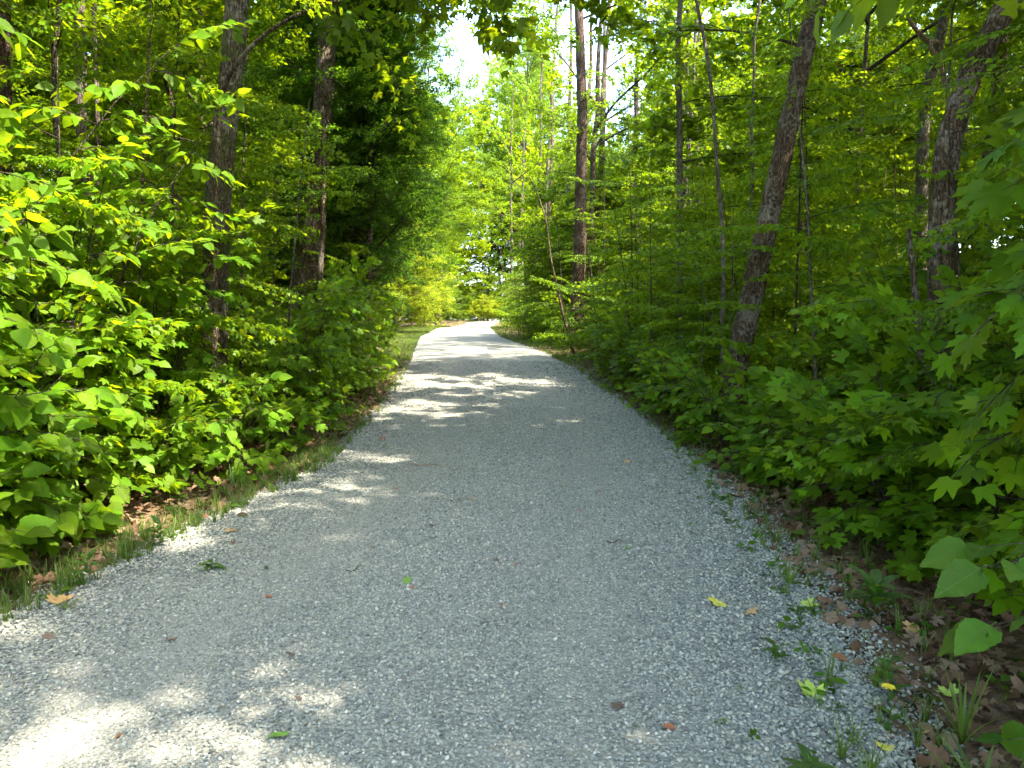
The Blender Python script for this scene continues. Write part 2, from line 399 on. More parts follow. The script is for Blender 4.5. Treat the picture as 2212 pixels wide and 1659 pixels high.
def leaves_np(fr, templs, r=None):
    if not fr: return None
    P, X, D, Z, s = frames_to_mats(fr)
    items = []
    pick = np.arange(len(fr)) % len(templs)
    for k, (V, F, U) in enumerate(templs):
        i = np.where(pick == k)[0]
        if not len(i): continue
        W_ = P[i][:, None] + s[i][:, None, None] * (V[None, :, 0:1] * X[i][:, None] + V[None, :, 1:2] * D[i][:, None] + V[None, :, 2:3] * Z[i][:, None])
        FF = F[None] + (np.arange(len(i)) * len(V))[:, None, None]
        items.append((W_.reshape(-1, 3), FF.reshape(-1, 3), np.tile(U, (len(i), 1))))
    return join_np(items)

# ------------------------------------------------------------------ branching
def rot_z(v, a):
    c, s = math.cos(a), math.sin(a); return np.array([v[0] * c - v[1] * s, v[0] * s + v[1] * c, v[2]])
def put_leaf(r, out, p, t, side, size, droop=(.1, 1.05), tilt=.8, ang=(.55, 1.15)):
    d = rot_z(t, side * r.uniform(*ang)); d[2] = 0; d /= np.linalg.norm(d) + 1e-9
    dr = r.uniform(*droop); d = d * math.cos(dr); d[2] = -math.sin(dr)
    n = np.array([r.gauss(0, tilt * .5), r.gauss(0, tilt * .5), 1.0])
    out.append((p, d, n, size * r.uniform(.65, 1.2)))
def spray(r, L, sp, size, gap, twig_gap=.16, width=.5, droop=.18, rise=0.0, bare=.12, tilt=.8, dr=(.1, 1.05)):
    """flat layered spray along +X; returns tubes and leaf frames"""
    tubes, fr = [], []
    n = max(5, int(L / .12) + 2)
    pts, p, a = [], np.zeros(3), 0.0
    for i in range(n):
        s = i / (n - 1)
        pts.append(np.array([L * s, .05 * L * math.sin(2.3 * s * PI + r.uniform(-.3, .3)) * s, rise * L * s - droop * L * s * s]))
    pts = np.array(pts)
    r0 = .0035 + .0035 * L
    tubes.append((pts, np.linspace(r0, .0022, n)))
    def along(s):
        x = s * (n - 1); i = min(n - 2, int(x)); f = x - i
        return pts[i] * (1 - f) + pts[i + 1] * f, pts[i + 1] - pts[i]
    s = bare + r.uniform(0, .06); side = r.choice((-1, 1))
    while s < 1:
        p, t = along(s); t = t / np.linalg.norm(t)
        l = L * width * (1 - s) ** .7 * r.uniform(.55, 1.1) * min(1, .45 + s * 2) + .08
        d = rot_z(t, side * r.uniform(.65, 1.05)); d[2] += r.uniform(-.08, .14)
        m = max(3, int(l / .1) + 1)
        q = np.array([p + d * l * k / (m - 1) + np.array([0, 0, -droop * .8 * l * (k / (m - 1)) ** 2]) + (t * .12 * l * (k / (m - 1)) ** 2) for k in range(m)])
        tubes.append((q, np.linspace(.0022, .0011, m)))
        u = gap * r.uniform(.3, .9) / l if l > 0 else 0; sd = r.choice((-1, 1))
        while u < 1:
            x = u * (m - 1); i = min(m - 2, int(x)); pp = q[i] + (q[i + 1] - q[i]) * (x - i)
            put_leaf(r, fr, pp, q[i + 1] - q[i], sd, size, dr, tilt)
            if sp == 'maple' : put_leaf(r, fr, pp, q[i + 1] - q[i], -sd, size, dr, tilt)
            sd = -sd; u += gap * r.uniform(.7, 1.3) * (1.7 if sp == 'maple' else 1) / l
        put_leaf(r, fr, q[-1], q[-1] - q[-2], 1, size, dr, tilt, ang=(-.25, .25))
        side = -side; s += twig_gap * r.uniform(.7, 1.3) / L
    s = max(bare, .35)
    while s < 1:
        p, t = along(s); put_leaf(r, fr, p, t, side, size, dr, tilt); side = -side; s += gap * 1.3 / L
    put_leaf(r, fr, pts[-1], pts[-1] - pts[-2], 1, size, dr, tilt, ang=(-.2, .2))
    return tubes, fr
def tubes_np(tubes, sides=4):
    return join_np([tube_np(p, rd, sides, cap=False) for p, rd in tubes])
def branch_mesh(name, tubes, fr, sp, lod, sides=3, bark='twig', leafmat=None):
    a = tubes_np(tubes, sides); b = leaves_np(fr, TEMPL[sp][lod])
    V, F, U = join_np([a, b])
    mi = np.concatenate([np.zeros(len(a[1]), int), np.ones(len(b[1]), int)])
    return mesh_np(name, V, F, [M[bark], leafmat or M[sp]], U, mi)

# bough library -----------------------------------------------------------------------------
LIB = {}
for sp, size, gap in (('ovate', .105, .075), ('maple', .10, .10), ('beech', .075, .048)):
    for k in range(4):
        r = random.Random(hash((sp, k)) % 1000 if False else 31 * k + len(sp))
        t, f = spray(r, 1.7, sp, size, gap * .8, twig_gap=.095, width=.6, droop=.2)
        LIB[sp, 'mid', k] = branch_mesh('branch_' + sp, t, f, sp, 1)
        t, f = spray(r, 2.2, sp, size * 1.2, gap, twig_gap=.12, width=.6, droop=.2)
        LIB[sp, 'low', k] = branch_mesh('branch_far_' + sp, t, f, sp, 0)
def canopy_bough(seed, sp, L=4.2, size=.13, nleaf=8, droop=.1, nsub=16):
    """a forking limb with loose clumps of leaves round its twigs"""
    r = random.Random(seed); tubes, fr = [], []
    n = 9
    pts = np.array([[L * i / (n - 1), .3 * math.sin(i * .9 + seed) * i / n, .12 * L * math.sin(i / (n - 1) * PI * .8) - droop * L * (i / (n - 1)) ** 2] for i in range(n)])
    tubes.append((pts, np.linspace(.045, .008, n)))
    side = 1
    for i in range(nsub):
        s = .12 + .88 * (i + r.uniform(-.3, .3)) / (nsub - 1); s = min(1, max(.1, s))
        x = s * (n - 1); j = min(n - 2, int(x)); p = pts[j] + (pts[j + 1] - pts[j]) * (x - j)
        l = r.uniform(.7, 1.75) * (1.2 - .55 * s)
        a = side * r.uniform(.25, 1.3); e = r.uniform(-.55, .75)
        d = np.array([math.cos(a) * math.cos(e), math.sin(a) * math.cos(e), math.sin(e)])
        m = 6; dr = r.uniform(.05, .5)
        q = np.array([p + d * l * k / (m - 1) + np.array([r.gauss(0, .03), r.gauss(0, .03), -dr * l * (k / (m - 1)) ** 2]) for k in range(m)])
        tubes.append((q, np.linspace(.011, .003, m)))
        for k in range(int(3 + l * 5.5)):
            u = r.uniform(.12, 1) ** .8 * (m - 1); jj = min(m - 2, int(u)); c = q[jj] + (q[jj + 1] - q[jj]) * (u - jj)
            w = rot_z(d, r.choice((-1, 1)) * r.uniform(.4, 1.4)); w[2] = r.uniform(-.5, .3)
            tl = r.uniform(.12, .42); tip = c + w * tl
            tubes.append((np.array([c, tip]), np.array([.004, .0015])))
            for g in range(nleaf):
                pp = c + w * tl * r.uniform(.25, 1.1) + np.array([r.gauss(0, .07), r.gauss(0, .07), r.gauss(0, .045)])
                dd = np.array([r.gauss(0, 1) + w[0], r.gauss(0, 1) + w[1], r.uniform(-1.0, .1)])
                fr.append((pp, dd, np.array([r.gauss(0, .45), r.gauss(0, .45), 1.0]), size * r.uniform(.65, 1.2)))
        side = -side
    return tubes, fr
for sp in ('maple', 'beech'):
    for k in range(4):
        t, f = canopy_bough(50 + k + (9 if sp == 'beech' else 0), sp, size=.135 if sp == 'maple' else .105, nleaf=8 if sp == 'maple' else 11)
        LIB[sp, 'canopy', k] = branch_mesh('bough_' + sp, t, f, sp, 0)
for k in range(3):
    t, f = canopy_bough(80 + k, 'beech', L=2.6, size=.11, nleaf=17, droop=.05)
    LIB['yellow', 'canopy', k] = branch_mesh('bough_yellow', t, f, 'yellow', 0)

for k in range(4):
    me = LIB['beech', 'canopy', k].copy(); me.materials[1] = M['dark_beech']; LIB['dark_beech', 'canopy', k] = me  # same beech boughs with the shade-darkened leaf colour

def bough_matrix(p, az, pitch, roll, sc):
    return Matrix.Translation(Vector(p)) @ Matrix.Rotation(az, 4, 'Z') @ Matrix.Rotation(-pitch, 4, 'Y') @ Matrix.Rotation(roll, 4, 'X') @ Matrix.Diagonal((sc, sc, sc, 1))

# places on the ground that the sun reaches through openings of the canopy: (x, y, rx, ry)
LIT = [(-1.65, 2.3, .8, .25), (-4.3, 5.2, .3, .7), (-5.4, 33, 1.6, 6.0), (-1.0, 24.5, 2.9, 2.6), (-4.4, 27, 2.5, 4.0), (-.9, 16.2, 1.5, .8),
       (-2.6, 47, 4.0, 5.0), (-7.5, 44, 5.0, 13.0), (-2.9, 8.0, .6, .5), (-1.3, 12.4, .5, .4), (-4.5, 75, 6, 9),]
def lit_hit(p, pad=0.0):
    """does a bough centred at p stand between the sun and one of those places?"""
    h = p[2]
    if h < 3.2: return False
    g = (p[0] - SUN.x / SUN.z * h, p[1] - SUN.y / SUN.z * h)
    for x, y, rx, ry in LIT:
        if ((g[0] - x) / (rx + pad)) ** 2 + ((g[1] - y) / (ry + pad)) ** 2 < 1: return True
    return False

def shades_drive(p):
    g = (p[0] - SUN.x / SUN.z * p[2], p[1] - SUN.y / SUN.z * p[2])
    l, r = edges(g[1])
    if l - .2 < g[0] < r + .6 and 1 < g[1] < 44: return True
    k = (p[2] - 1.8) / SUN.z                    # so do the shrubs at the near left, but for the openings above
    if k > 0 and -6.5 < p[0] - SUN.x * k < -3.2 and 4 < p[1] - SUN.y * k < 13: return True
    k = (p[2] - 5) / SUN.z                      # the dense beech on the left stands in shade
    return k > 0 and math.hypot(p[0] - SUN.x * k + 3.4, p[1] - SUN.y * k - 17.5) < 3.2
# ------------------------------------------------------------------ the ground and the drive
def axis(spec):
    out = []
    for a, b, st in spec: out += list(np.arange(a, b, st))
    return np.array(out + [spec[-1][1]])
xs = axis([(-150, -40, 10), (-40, -10, 1.5), (-10, 10, .25), (10, 40, 1.5), (40, 150, 10)])
ys = axis([(-60, -4, 2), (-4, 34, .25), (34, 100, 1.0), (100, 260, 10)])
X, Y = np.meshgrid(xs, ys)
Z = ground_arr(X, Y)
nx, ny = len(xs), len(ys)
idx = np.arange(nx * ny).reshape(ny, nx)
Fq = np.stack([idx[:-1, :-1], idx[:-1, 1:], idx[1:, 1:], idx[1:, :-1]], -1).reshape(-1, 4)
kind(link('forest_floor', mesh_np('forest_floor', np.stack([X, Y, Z], -1).reshape(-1, 3), Fq, [M['soil']], smooth=True)), 'structure')
yr = axis([(-12, 34, .2), (34, 98, .8)])
us = np.linspace(-1, 1, 25)
V = []
for y in yr:
    l, r = edges(y)
    l -= .10 * math.sin(y * 2.3) + .07 * math.sin(y * 5.9 + 1); r += .10 * math.sin(y * 1.9 + 2) + .07 * math.sin(y * 6.7)
    for u in us:
        x = (l + r) / 2 + u * (r - l) / 2
        V.append((x, y, gz(x, y) + .014 - .012 * abs(u) ** 8))
idx = np.arange(len(V)).reshape(len(yr), len(us))
Fq = np.stack([idx[:-1, :-1], idx[:-1, 1:], idx[1:, 1:], idx[1:, :-1]], -1).reshape(-1, 4)
kind(link('gravel_road', mesh_np('gravel_road', np.array(V), Fq, [M['road']], smooth=True)), 'structure')

# ------------------------------------------------------------------ scattered ground stuff (geometry nodes)
def scatter(name, P, rot, scale, sources, label=None):
    me = bpy.data.meshes.new(name); P = np.asarray(P, np.float32)
    me.vertices.add(len(P)); me.vertices.foreach_set('co', P.ravel())
    a = me.attributes.new('rot', 'FLOAT_VECTOR', 'POINT'); a.data.foreach_set('vector', np.asarray(rot, np.float32).ravel())
    a = me.attributes.new('siz', 'FLOAT', 'POINT'); a.data.foreach_set('value', np.asarray(scale, np.float32))
    a = me.attributes.new('pick', 'INT', 'POINT'); a.data.foreach_set('value', (np.arange(len(P)) % len(sources)).astype(np.int32))
    o = link(name, me); kind(o, 'stuff')
    if label: o['label'] = label
    ng = bpy.data.node_groups.new(name + '_scatter', 'GeometryNodeTree')
    ng.interface.new_socket('Geometry', in_out='INPUT', socket_type='NodeSocketGeometry')
    ng.interface.new_socket('Geometry', in_out='OUTPUT', socket_type='NodeSocketGeometry')
    gi, go = ng.nodes.new('NodeGroupInput'), ng.nodes.new('NodeGroupOutput')
    iop = ng.nodes.new('GeometryNodeInstanceOnPoints'); jn = ng.nodes.new('GeometryNodeJoinGeometry')
    m2p = ng.nodes.new('GeometryNodeMeshToPoints')
    for s in reversed(sources):
        oi = ng.nodes.new('GeometryNodeObjectInfo'); oi.inputs['Object'].default_value = s; oi.inputs['As Instance'].default_value = True
        ng.links.new(oi.outputs['Geometry'], jn.inputs[0])
    def attr(nm, t):
        n = ng.nodes.new('GeometryNodeInputNamedAttribute'); n.data_type = t; n.inputs['Name'].default_value = nm; return n.outputs[0]
    e2r = ng.nodes.new('FunctionNodeEulerToRotation')
    ng.links.new(attr('rot', 'FLOAT_VECTOR'), e2r.inputs[0])
    ng.links.new(gi.outputs[0], m2p.inputs[0]); ng.links.new(m2p.outputs[0], iop.inputs['Points'])
    ng.links.new(jn.outputs[0], iop.inputs['Instance']); iop.inputs['Pick Instance'].default_value = True
    ng.links.new(attr('pick', 'INT'), iop.inputs['Instance Index'])
    ng.links.new(e2r.outputs[0], iop.inputs['Rotation']); ng.links.new(attr('siz', 'FLOAT'), iop.inputs['Scale'])
    ng.links.new(iop.outputs[0], go.inputs[0])
    md = o.modifiers.new('scatter', 'NODES'); md.node_group = ng
    return o
def source(name, me):
    return bpy.data.objects.new(name, me)      # kept out of the scene: only instanced

nr = np.random.default_rng(5)
def stone_mesh(seed):
    r = random.Random(seed)
    import bmesh
    bm = bmesh.new(); bmesh.ops.create_icosphere(bm, subdivisions=1, radius=.5)
    sx, sy, sz = r.uniform(.8, 1.25), r.uniform(.65, 1.0), r.uniform(.45, .75)
    cuts = [Vector((r.gauss(0, 1), r.gauss(0, 1), r.gauss(0, 1))).normalized() for _ in range(5)]
    for v in bm.verts:
        for c in cuts:
            d = v.co.dot(c)
            if d > .3: v.co -= c * (d - .3) * .9
        v.co = Vector((v.co.x * sx, v.co.y * sy, v.co.z * sz))
    me = bpy.data.meshes.new('stone'); bm.to_mesh(me); bm.free(); me.materials.append(M['stone']); return me
stones = [source('stone', stone_mesh(i)) for i in range(7)]
def road_points(y0, y1, n, spill=.12):
    y = nr.uniform(y0, y1, n); l, r = edges(y)
    u = nr.uniform(0, 1, n); x = l + (r - l) * u
    e = nr.random(n) < .16                                 # a looser margin along both edges
    side = nr.random(n) < .5
    x = np.where(e, np.where(side, l + .12 - np.abs(nr.normal(0, spill, n)), r - .12 + np.abs(nr.normal(0, spill * 1.6, n))), x)
    return x, y
PX, PY, PS = [], [], []
for y0, y1, n, s0, s1 in ((1.6, 4.2, 60000, .0095, .022), (4.2, 7.5, 58000, .0105, .0235), (7.5, 12.5, 42000, .0125, .026), (12.5, 20, 16000, .018, .034)):
    x, y = road_points(y0, y1, n)
    l, r = edges(y)
    q = np.clip((x - (l + r) / 2) / ((r - l) / 2), -1, 1)
    s = nr.uniform(s0, s1, n) * (1 + .14 * np.clip(np.abs(q) - .55, 0, 1) * 2 + .08 * (q > .3)) * (1 + .35 * (nr.random(n) < .06)) * (1 - .2 * np.exp(-((np.abs(q) - .42) / .15) ** 2))
    PX.append(x); PY.append(y); PS.append(s)
PX, PY, PS = map(np.concatenate, (PX, PY, PS))
scatter('gravel', np.stack([PX, PY, ground_arr(PX, PY) + .014 + PS * nr.uniform(-.1, .3, len(PS))], 1), nr.uniform(-.75, .75, (len(PX), 3)) + np.stack([np.zeros(len(PX)), np.zeros(len(PX)), nr.uniform(0, 6.28, len(PX))], 1), PS, stones)

# dry leaves on the forest floor
def dry_leaf_mesh(k):
    V, F, U = (maple(2) if k < 3 else ovate(6, .55, .3, .35, .15))
    V = V.copy(); r = random.Random(k)
    a, b, c = r.uniform(.15, .5), r.uniform(-3, 3), r.uniform(-3, 3)
    V[:, 2] += a * V[:, 0] ** 2 * 1.6 + .08 * np.sin(b * 3 * V[:, 0] + c * V[:, 1] * 2) - a * .3 * (V[:, 1] - .4) ** 2
    V[:, 1] -= .35
    return mesh_np('dry_leaf', V, F, [M['litter']], U, smooth=False)
dry = [source('dry_leaf', dry_leaf_mesh(k)) for k in range(5)]
def side_points(n, y0, y1, wid, left=True, right=True, start=.0, power=1.0):
    y = nr.uniform(y0, y1, n); l, r = edges(y)
    o = start + wid * nr.random(n) ** power
    s = nr.random(n) < (.5 if left and right else (1 if left else 0))
    return np.where(s, l - o, r + o), y
x, y = side_points(30000, 1.4, 15, 5.5, power=.8)
x2, y2 = side_points(6000, 15, 23, 7.0)
x, y = np.concatenate([x, x2]), np.concatenate([y, y2]); n = len(x)
rot = np.stack([nr.normal(0, .35, n), nr.normal(0, .35, n), nr.uniform(0, 6.28, n)], 1)
scatter('leaf_litter', np.stack([x, y, ground_arr(x, y) + nr.uniform(.005, .045, n)], 1), rot, nr.uniform(.045, .115, n), dry)

def tuft_mesh(seed, blades=9, h=1.0, spreadv=.35, w=.022):
    r = random.Random(seed); items = []
    for i in range(blades):
        az = r.uniform(0, 6.28); L = h * r.uniform(.55, 1.1); lean = r.uniform(.1, 1.0)
        b = np.array([r.uniform(-.08, .08), r.uniform(-.08, .08), 0]); d = np.array([math.cos(az), math.sin(az), 0]); sd = np.array([-d[1], d[0], 0])
        V, F, U = [], [], []
        for j in range(4):
            t = j / 3; c = b + d * spreadv * lean * L * (t ** 1.7) * 1.6 + np.array([0, 0, L * (t - .35 * lean * t * t)])
            ww = w * (1 - t * .85)
            if j < 3: V += [c - sd * ww, c + sd * ww]; U += [(.3, t), (.7, t)]
            else: V.append(c); U.append((.5, 1))
        F = [(0, 1, 3), (0, 3, 2), (2, 3, 5), (2, 5, 4), (4, 5, 6)]
        items.append((np.array(V), np.array(F), np.array(U, float)))
    V, F, U = join_np(items); return mesh_np('grass_tuft', V, F, [M['grass']], U)
tufts = [source('grass_tuft', tuft_mesh(i)) for i in range(5)]
def herb_mesh(seed, n=6, sp='ovate', mat='herb'):
    r = random.Random(seed); fr = []
    for i in range(n):
        az = i * 2.4 + r.uniform(-.4, .4); d = np.array([math.cos(az), math.sin(az), r.uniform(-.15, .45)])
        fr.append((np.array([0, 0, .18 + .5 * i / n]) + d * .12, d, np.array([r.gauss(0, .2), r.gauss(0, .2), 1.]), r.uniform(.45, .8)))
    st = tube_np([(0, 0, 0), (.02, .01, .4), (0, 0, .7)], [.02, .016, .01], 3)
    lv = leaves_np(fr, [TEMPL[sp][1][0]])
    V, F, U = join_np([st, lv]); return mesh_np('herb', V, F, [M[mat]], U)
herbs = [source('herb', herb_mesh(i, 5 + i % 3, 'ovate' if i < 4 else 'maple')) for i in range(6)]
def grow_cover(name, src, specs, smin, smax):
    P, Sx = [], []
    for n, y0, y1, wid, lf, rt, st, pw in specs:
        x, y = side_points(n, y0, y1, wid, lf, rt, st, pw); P.append(np.stack([x, y, ground_arr(x, y) - .005], 1)); Sx.append(nr.uniform(smin, smax, n))
    P = np.vstack(P); Sx = np.concatenate(Sx); n = len(P)
    scatter(name, P, np.stack([nr.normal(0, .12, n), nr.normal(0, .12, n), nr.uniform(0, 6.28, n)], 1), Sx, src)
grow_cover('verge_grass', tufts, [(620, 3.2, 9, .5, True, False, -.12, 1.2), (230, 1.6, 9, .9, False, True, -.2, 1.0), (1500, 9, 22, 1.3, True, True, -.1, 1.3),
                                  (9000, 20, 62, 3.4, True, False, -.1, 1.1), (5000, 58, 100, 10, True, True, -.1, 1.0), (2600, 20, 62, 2.2, False, True, -.1, 1.2)], .06, .24)
grow_cover('ground_cover', herbs[:4], [(90, 3, 9, 1.0, True, False, -.12, 1.2), (230, 1.6, 9, 1.5, False, True, -.25, 1.0), (700, 9, 24, 3.0, True, True, 0, 1.0), (900, 2, 24, 7.0, True, True, .9, .8), (1500, 24, 60, 5, True, True, .3, 1)], .04, .12)
# a few low sprouts in the gravel itself
y = nr.uniform(2.2, 12, 150); l, r = edges(y); q = np.where(nr.random(150) < .65, r - np.abs(nr.normal(0, .45, 150)), l + np.abs(nr.normal(0, .4, 150)))
scatter('gravel_weeds', np.stack([q, y, ground_arr(q, y) + .012], 1), np.stack([nr.normal(0, .3, 150), nr.normal(0, .3, 150), nr.uniform(0, 6.28, 150)], 1), nr.uniform(.02, .06, 150), herbs[:2] + tufts[:5])

# ------------------------------------------------------------------ trees
def smooth_poly(pts, n):
    P = np.array(pts, float); d = np.r_[0, np.cumsum(np.linalg.norm(np.diff(P, axis=0), axis=1))]
    s = np.linspace(0, d[-1], n); Q = np.stack([np.interp(s, d, P[:, i]) for i in range(3)], 1)
    for _ in range(max(2, n // 14)):
        Q[1:-1] = .25 * Q[:-2] + .5 * Q[1:-1] + .25 * Q[2:]
    return Q
def trunk_mesh(pts, r0, r1, mat, sides=20, step=.07, rough=.06, seed=0, seam=None, flare=.35):
    P = np.array(pts, float); L = np.linalg.norm(np.diff(P, axis=0), axis=1).sum()
    n = max(6, int(L / step)); Q = smooth_poly(P, n)
    s = np.linspace(0, 1, n); rad = r0 + (r1 - r0) * s; rad = rad * (1 + flare * np.exp(-s * L / .28))
    V, F, U = tube_np(Q, rad, sides, cap=True)
    if rough:
        for i in range(n):
            for j in range(sides):
                k = i * sides + j; a = 2 * PI * j / sides
                c = Vector((math.cos(a) * 2.6 + seed, math.sin(a) * 2.6, i * step * 1.3))
                v = noise.noise(c) * 1.2 + noise.noise(c * 3.1) * .7
                rid = abs(noise.noise(Vector((math.cos(a) * 5, math.sin(a) * 5 + seed, i * step * .8))))
                f = 1 + rough * (v - 1.2 * (rid < .12))
                if seam is not None:
                    da = (a - seam + .25 * math.sin(i * step * 1.7) + PI) % (2 * PI) - PI
                    f -= .38 * math.exp(-(da / .14) ** 2) - .12 * math.exp(-((abs(da) - .32) / .12) ** 2)
                V[k] = Q[i] + (V[k] - Q[i]) * f
    return mesh_np('trunk', V, F, [M[mat]], U, smooth=True), Q
def add_boughs(root, Q, base, r, lib, n, z0, z1, sc0, sc1, pitch=(.0, .35), avoid=None, az0=None, az_spread=None, name='branch', carve=True, crown=False):
    """boughs as parts round the trunk curve Q (world coords), between heights z0 and z1 above its base"""
    zs = Q[:, 2] - Q[0, 2]; az = r.uniform(0, 6.28)
    for i in range(n):
        h = z0 + (z1 - z0) * ((i + r.uniform(.1, .9)) / n)
        p = np.array([np.interp(h, zs, Q[:, k]) for k in range(3)])
        az = (az + 2.4 + r.uniform(-.5, .5)) if az0 is None else az0 + r.uniform(-az_spread, az_spread)
        t = (h - z0) / max(.01, z1 - z0)
        sc = (sc0 + (sc1 - sc0) * t) * r.uniform(.8, 1.2); pit = r.uniform(*pitch)
        if crown: sc = sc0 * (.5 + .62 * math.sin(PI * min(1, .12 + .8 * t))) * r.uniform(.8, 1.25); pit = .05 + 1.15 * t ** 1.4 + r.uniform(-.15, .25)
        key = lib[r.randrange(len(lib))]; L = 4.2 if key[1] == 'canopy' else (1.7 if key[1] == 'mid' else 2.2)
        if key[0] == 'yellow': L = 2.6
        c = p + np.array([math.cos(az), math.sin(az), .15]) * L * sc * .55
        if carve and r.random() < .9 and any(lit_hit(p + np.array([math.cos(az) * math.cos(pit), math.sin(az) * math.cos(pit), math.sin(pit)]) * L * sc * f, pad=L * sc * .17) for f in (.15, .4, .65, .9)): continue
        if avoid and avoid(p, az, L * sc): continue
        if crown and c[2] > 3.5 and p[1] < 62 and r.random() < (.22 if shades_drive(c) else .64 if -7 < p[0] < 9 else .42 if p[0] < 0 else .58): continue    # open crowns over the woods
        o = link(name, LIB[key], root)
        o.matrix_basis = bough_matrix(p - base, az, pit, r.uniform(-.4, .4), sc)
def keep_off_road(p, az, L):
    tip = p + np.array([math.cos(az), math.sin(az), 0]) * L
    l, r = edges(tip[1])
    if p[2] < 4.6 + .05 * p[1] and l - .15 < tip[0] < r + .1: return True
    # stay out of the camera's own space
    m = p + np.array([math.cos(az), math.sin(az), 0]) * L * .6
    for q in (tip, m):
        if math.hypot(q[0], q[1]) < 2.4 and abs(p[2] - 1.6) < 2.2: return True
    return False
VEIL = random.Random(4)
OPEN = []          # (trunk curve, lowest height seen, half width kept open)
def hides_trunk(p, az, L):
    if VEIL.random() < .3: return False
    for f in (.15, .4, .65, .9):
        q = p + np.array([math.cos(az), math.sin(az), .1]) * L * f
        if q[1] < .5: continue
        a, e = q[0] / q[1], (q[2] - 1.6) / q[1]
        for P, z0, w in OPEN:
            ty = P[0, 1]
            if q[1] > ty - .1: continue
            z = 1.6 + e * ty
            if z0 < z < P[-1, 2] + .5 and abs(a * ty - np.interp(z, P[:, 2], P[:, 0])) < w + .18 * L * ty / q[1] * .6: return True
    return False
def sky_gap(p, az, L):
    """boughs stay out of the opening in the canopy above the far half of the drive"""
    if keep_off_road(p, az, L) or hides_trunk(p, az, L): return True
    if VEIL.random() < .12: return False
    for f in (.25, .6, .95):
        q = p + np.array([math.cos(az), math.sin(az), .2]) * L * f
        if q[1] < 9: continue
        a, e = q[0] / q[1], (q[2] - 1.6) / q[1]; pad = .35 / q[1]
        for a0, e0, ra, re in ((-.028, .362, .034, .032), (-.088, .300, .030, .034), (-.055, .335, .018, .018)):
            if ((a - a0) / (ra + pad)) ** 2 + ((e - e0) / (re + pad)) ** 2 < 1: return True
    return False
LM = [(s, 'mid', k) for s in ('maple', 'ovate', 'beech') for k in range(4)]
lib = lambda s, lv: [(s, lv, k) for k in range(4)]

def big_tree(pts, r0, r1, mat, label, cat='tree', seam=None, top=14.0, n=16, sp='maple', z0=5.0, low=0, seed=1, sides=22, rough=.06, group=None, name='maple_tree', avoid=sky_gap, sc=(1.0, .55), low_sp=None, low_z=(1.2, 4.5)):
    r = random.Random(seed)
    base = np.array([pts[0][0], pts[0][1], gz(pts[0][0], pts[0][1]) - .06])
    P = [np.array(p, float) for p in pts]; P[0] = base.copy()
    d = P[-1] - P[-2]; d /= np.linalg.norm(d)
    d = d * .75 + np.array([0, 0, .4]); d /= np.linalg.norm(d)
    z = P[-1][2]
    while z < top:
        q = P[-1] + d * 1.5 + np.array([r.uniform(-.12, .12), r.uniform(-.12, .12), 0]); P.append(q); z = q[2]
    root = thing(name, Vector(base), label, cat, group)
    frac = (pts[-1][2] - base[2]) / (top - base[2])
    me, Q = trunk_mesh([p - base for p in P], r0, max(.02, r1 * .35), mat, sides, seed=seed * 3.1, seam=seam, rough=rough)
    link('trunk', me, root)
    Qw = Q + base
    add_boughs(root, Qw, base, r, lib(sp, 'canopy'), n, z0, top - base[2] - .2, sc[0], sc[1], (.1, .6), avoid, crown=True)
    if low: add_boughs(root, Qw, base, r, lib(low_sp or sp, 'mid'), low, low_z[0], low_z[1], 1.15, .95, (.0, .35), lambda p, a, L: keep_off_road(p, a, L) or hides_trunk(p, a, L))
    return root

for pts, z0, w in (([(-3.48, 8.4, 1.02), (-3.3, 8.4, 3.5), (-3.18, 8.4, 4.16), (-3.07, 8.4, 5.17)], 3.0, .0), ([(-4.61, 15.5, 1.53), (-4.33, 15.5, 2.9), (-4.04, 15.5, 4.92), (-3.76, 15.5, 8.18)], 2.2, .3),
                   ([(2.29, 25, 3.07), (2.34, 25, 6.19), (2.37, 25, 8.48), (2.21, 25, 12.2)], 1.6, .05), ([(3.23, 10.4, .89), (3.52, 10.4, 2.47), (3.86, 10.4, 4.27), (4.21, 10.4, 6.0)], .9, .3),
                   ([(3.84, 6.5, 1.2), (3.81, 6.5, 2.86), (3.93, 6.5, 3.55), (4.3, 6.5, 4.4)], 1.5, .2), ([(7.34, 13, 1.5), (7.21, 13, 5.0), (7.24, 13, 6.6)], 3.6, .25), ([(-7.46, 13, 2.4), (-7.5, 13, 7.1)], 4.2, .15)):
    OPEN.append((np.array(pts), z0, w))
T1 = big_tree([(-3.52, 8.4, 0), (-3.48, 8.4, 1.02), (-3.39, 8.4, 2.62), (-3.3, 8.4, 3.5), (-3.18, 8.4, 4.16), (-3.1, 8.4, 4.87), (-3.07, 8.4, 5.17)], .165, .12, 'bark_moss',
     'mossy maple trunk standing closest to the left gravel edge behind bright shrubs', top=15, n=30, z0=5.8, seed=3)
T2 = big_tree([(-4.75, 15.5, .2), (-4.61, 15.5, 1.53), (-4.33, 15.5, 2.9), (-4.04, 15.5, 4.92), (-3.88, 15.5, 6.8), (-3.76, 15.5, 8.2)], .27, .2, 'bark_maple',
     'stout dark trunk with sunlit patches farther down the left side, leaning to the drive', top=18, n=30, z0=8, seed=5)
for T, x, y, zs in ((T1, -3.0, 8.4, (5.55, 6.1, 6.6, 7.2)), (T2, -3.75, 15.5, (8.3, 8.9, 9.6, 10.4, 11.2))):
    r = random.Random(int(x * 10)); b = np.array(T.location)
    for k, z in enumerate(zs):
        link('branch', LIB['maple' if T is T1 else 'beech', 'canopy', k % 4], T).matrix_basis = bough_matrix(np.array([x, y, z]) - b, r.uniform(-.45, .55), r.uniform(-.05, .2), r.uniform(-.4, .4), r.uniform(.85, 1.1))
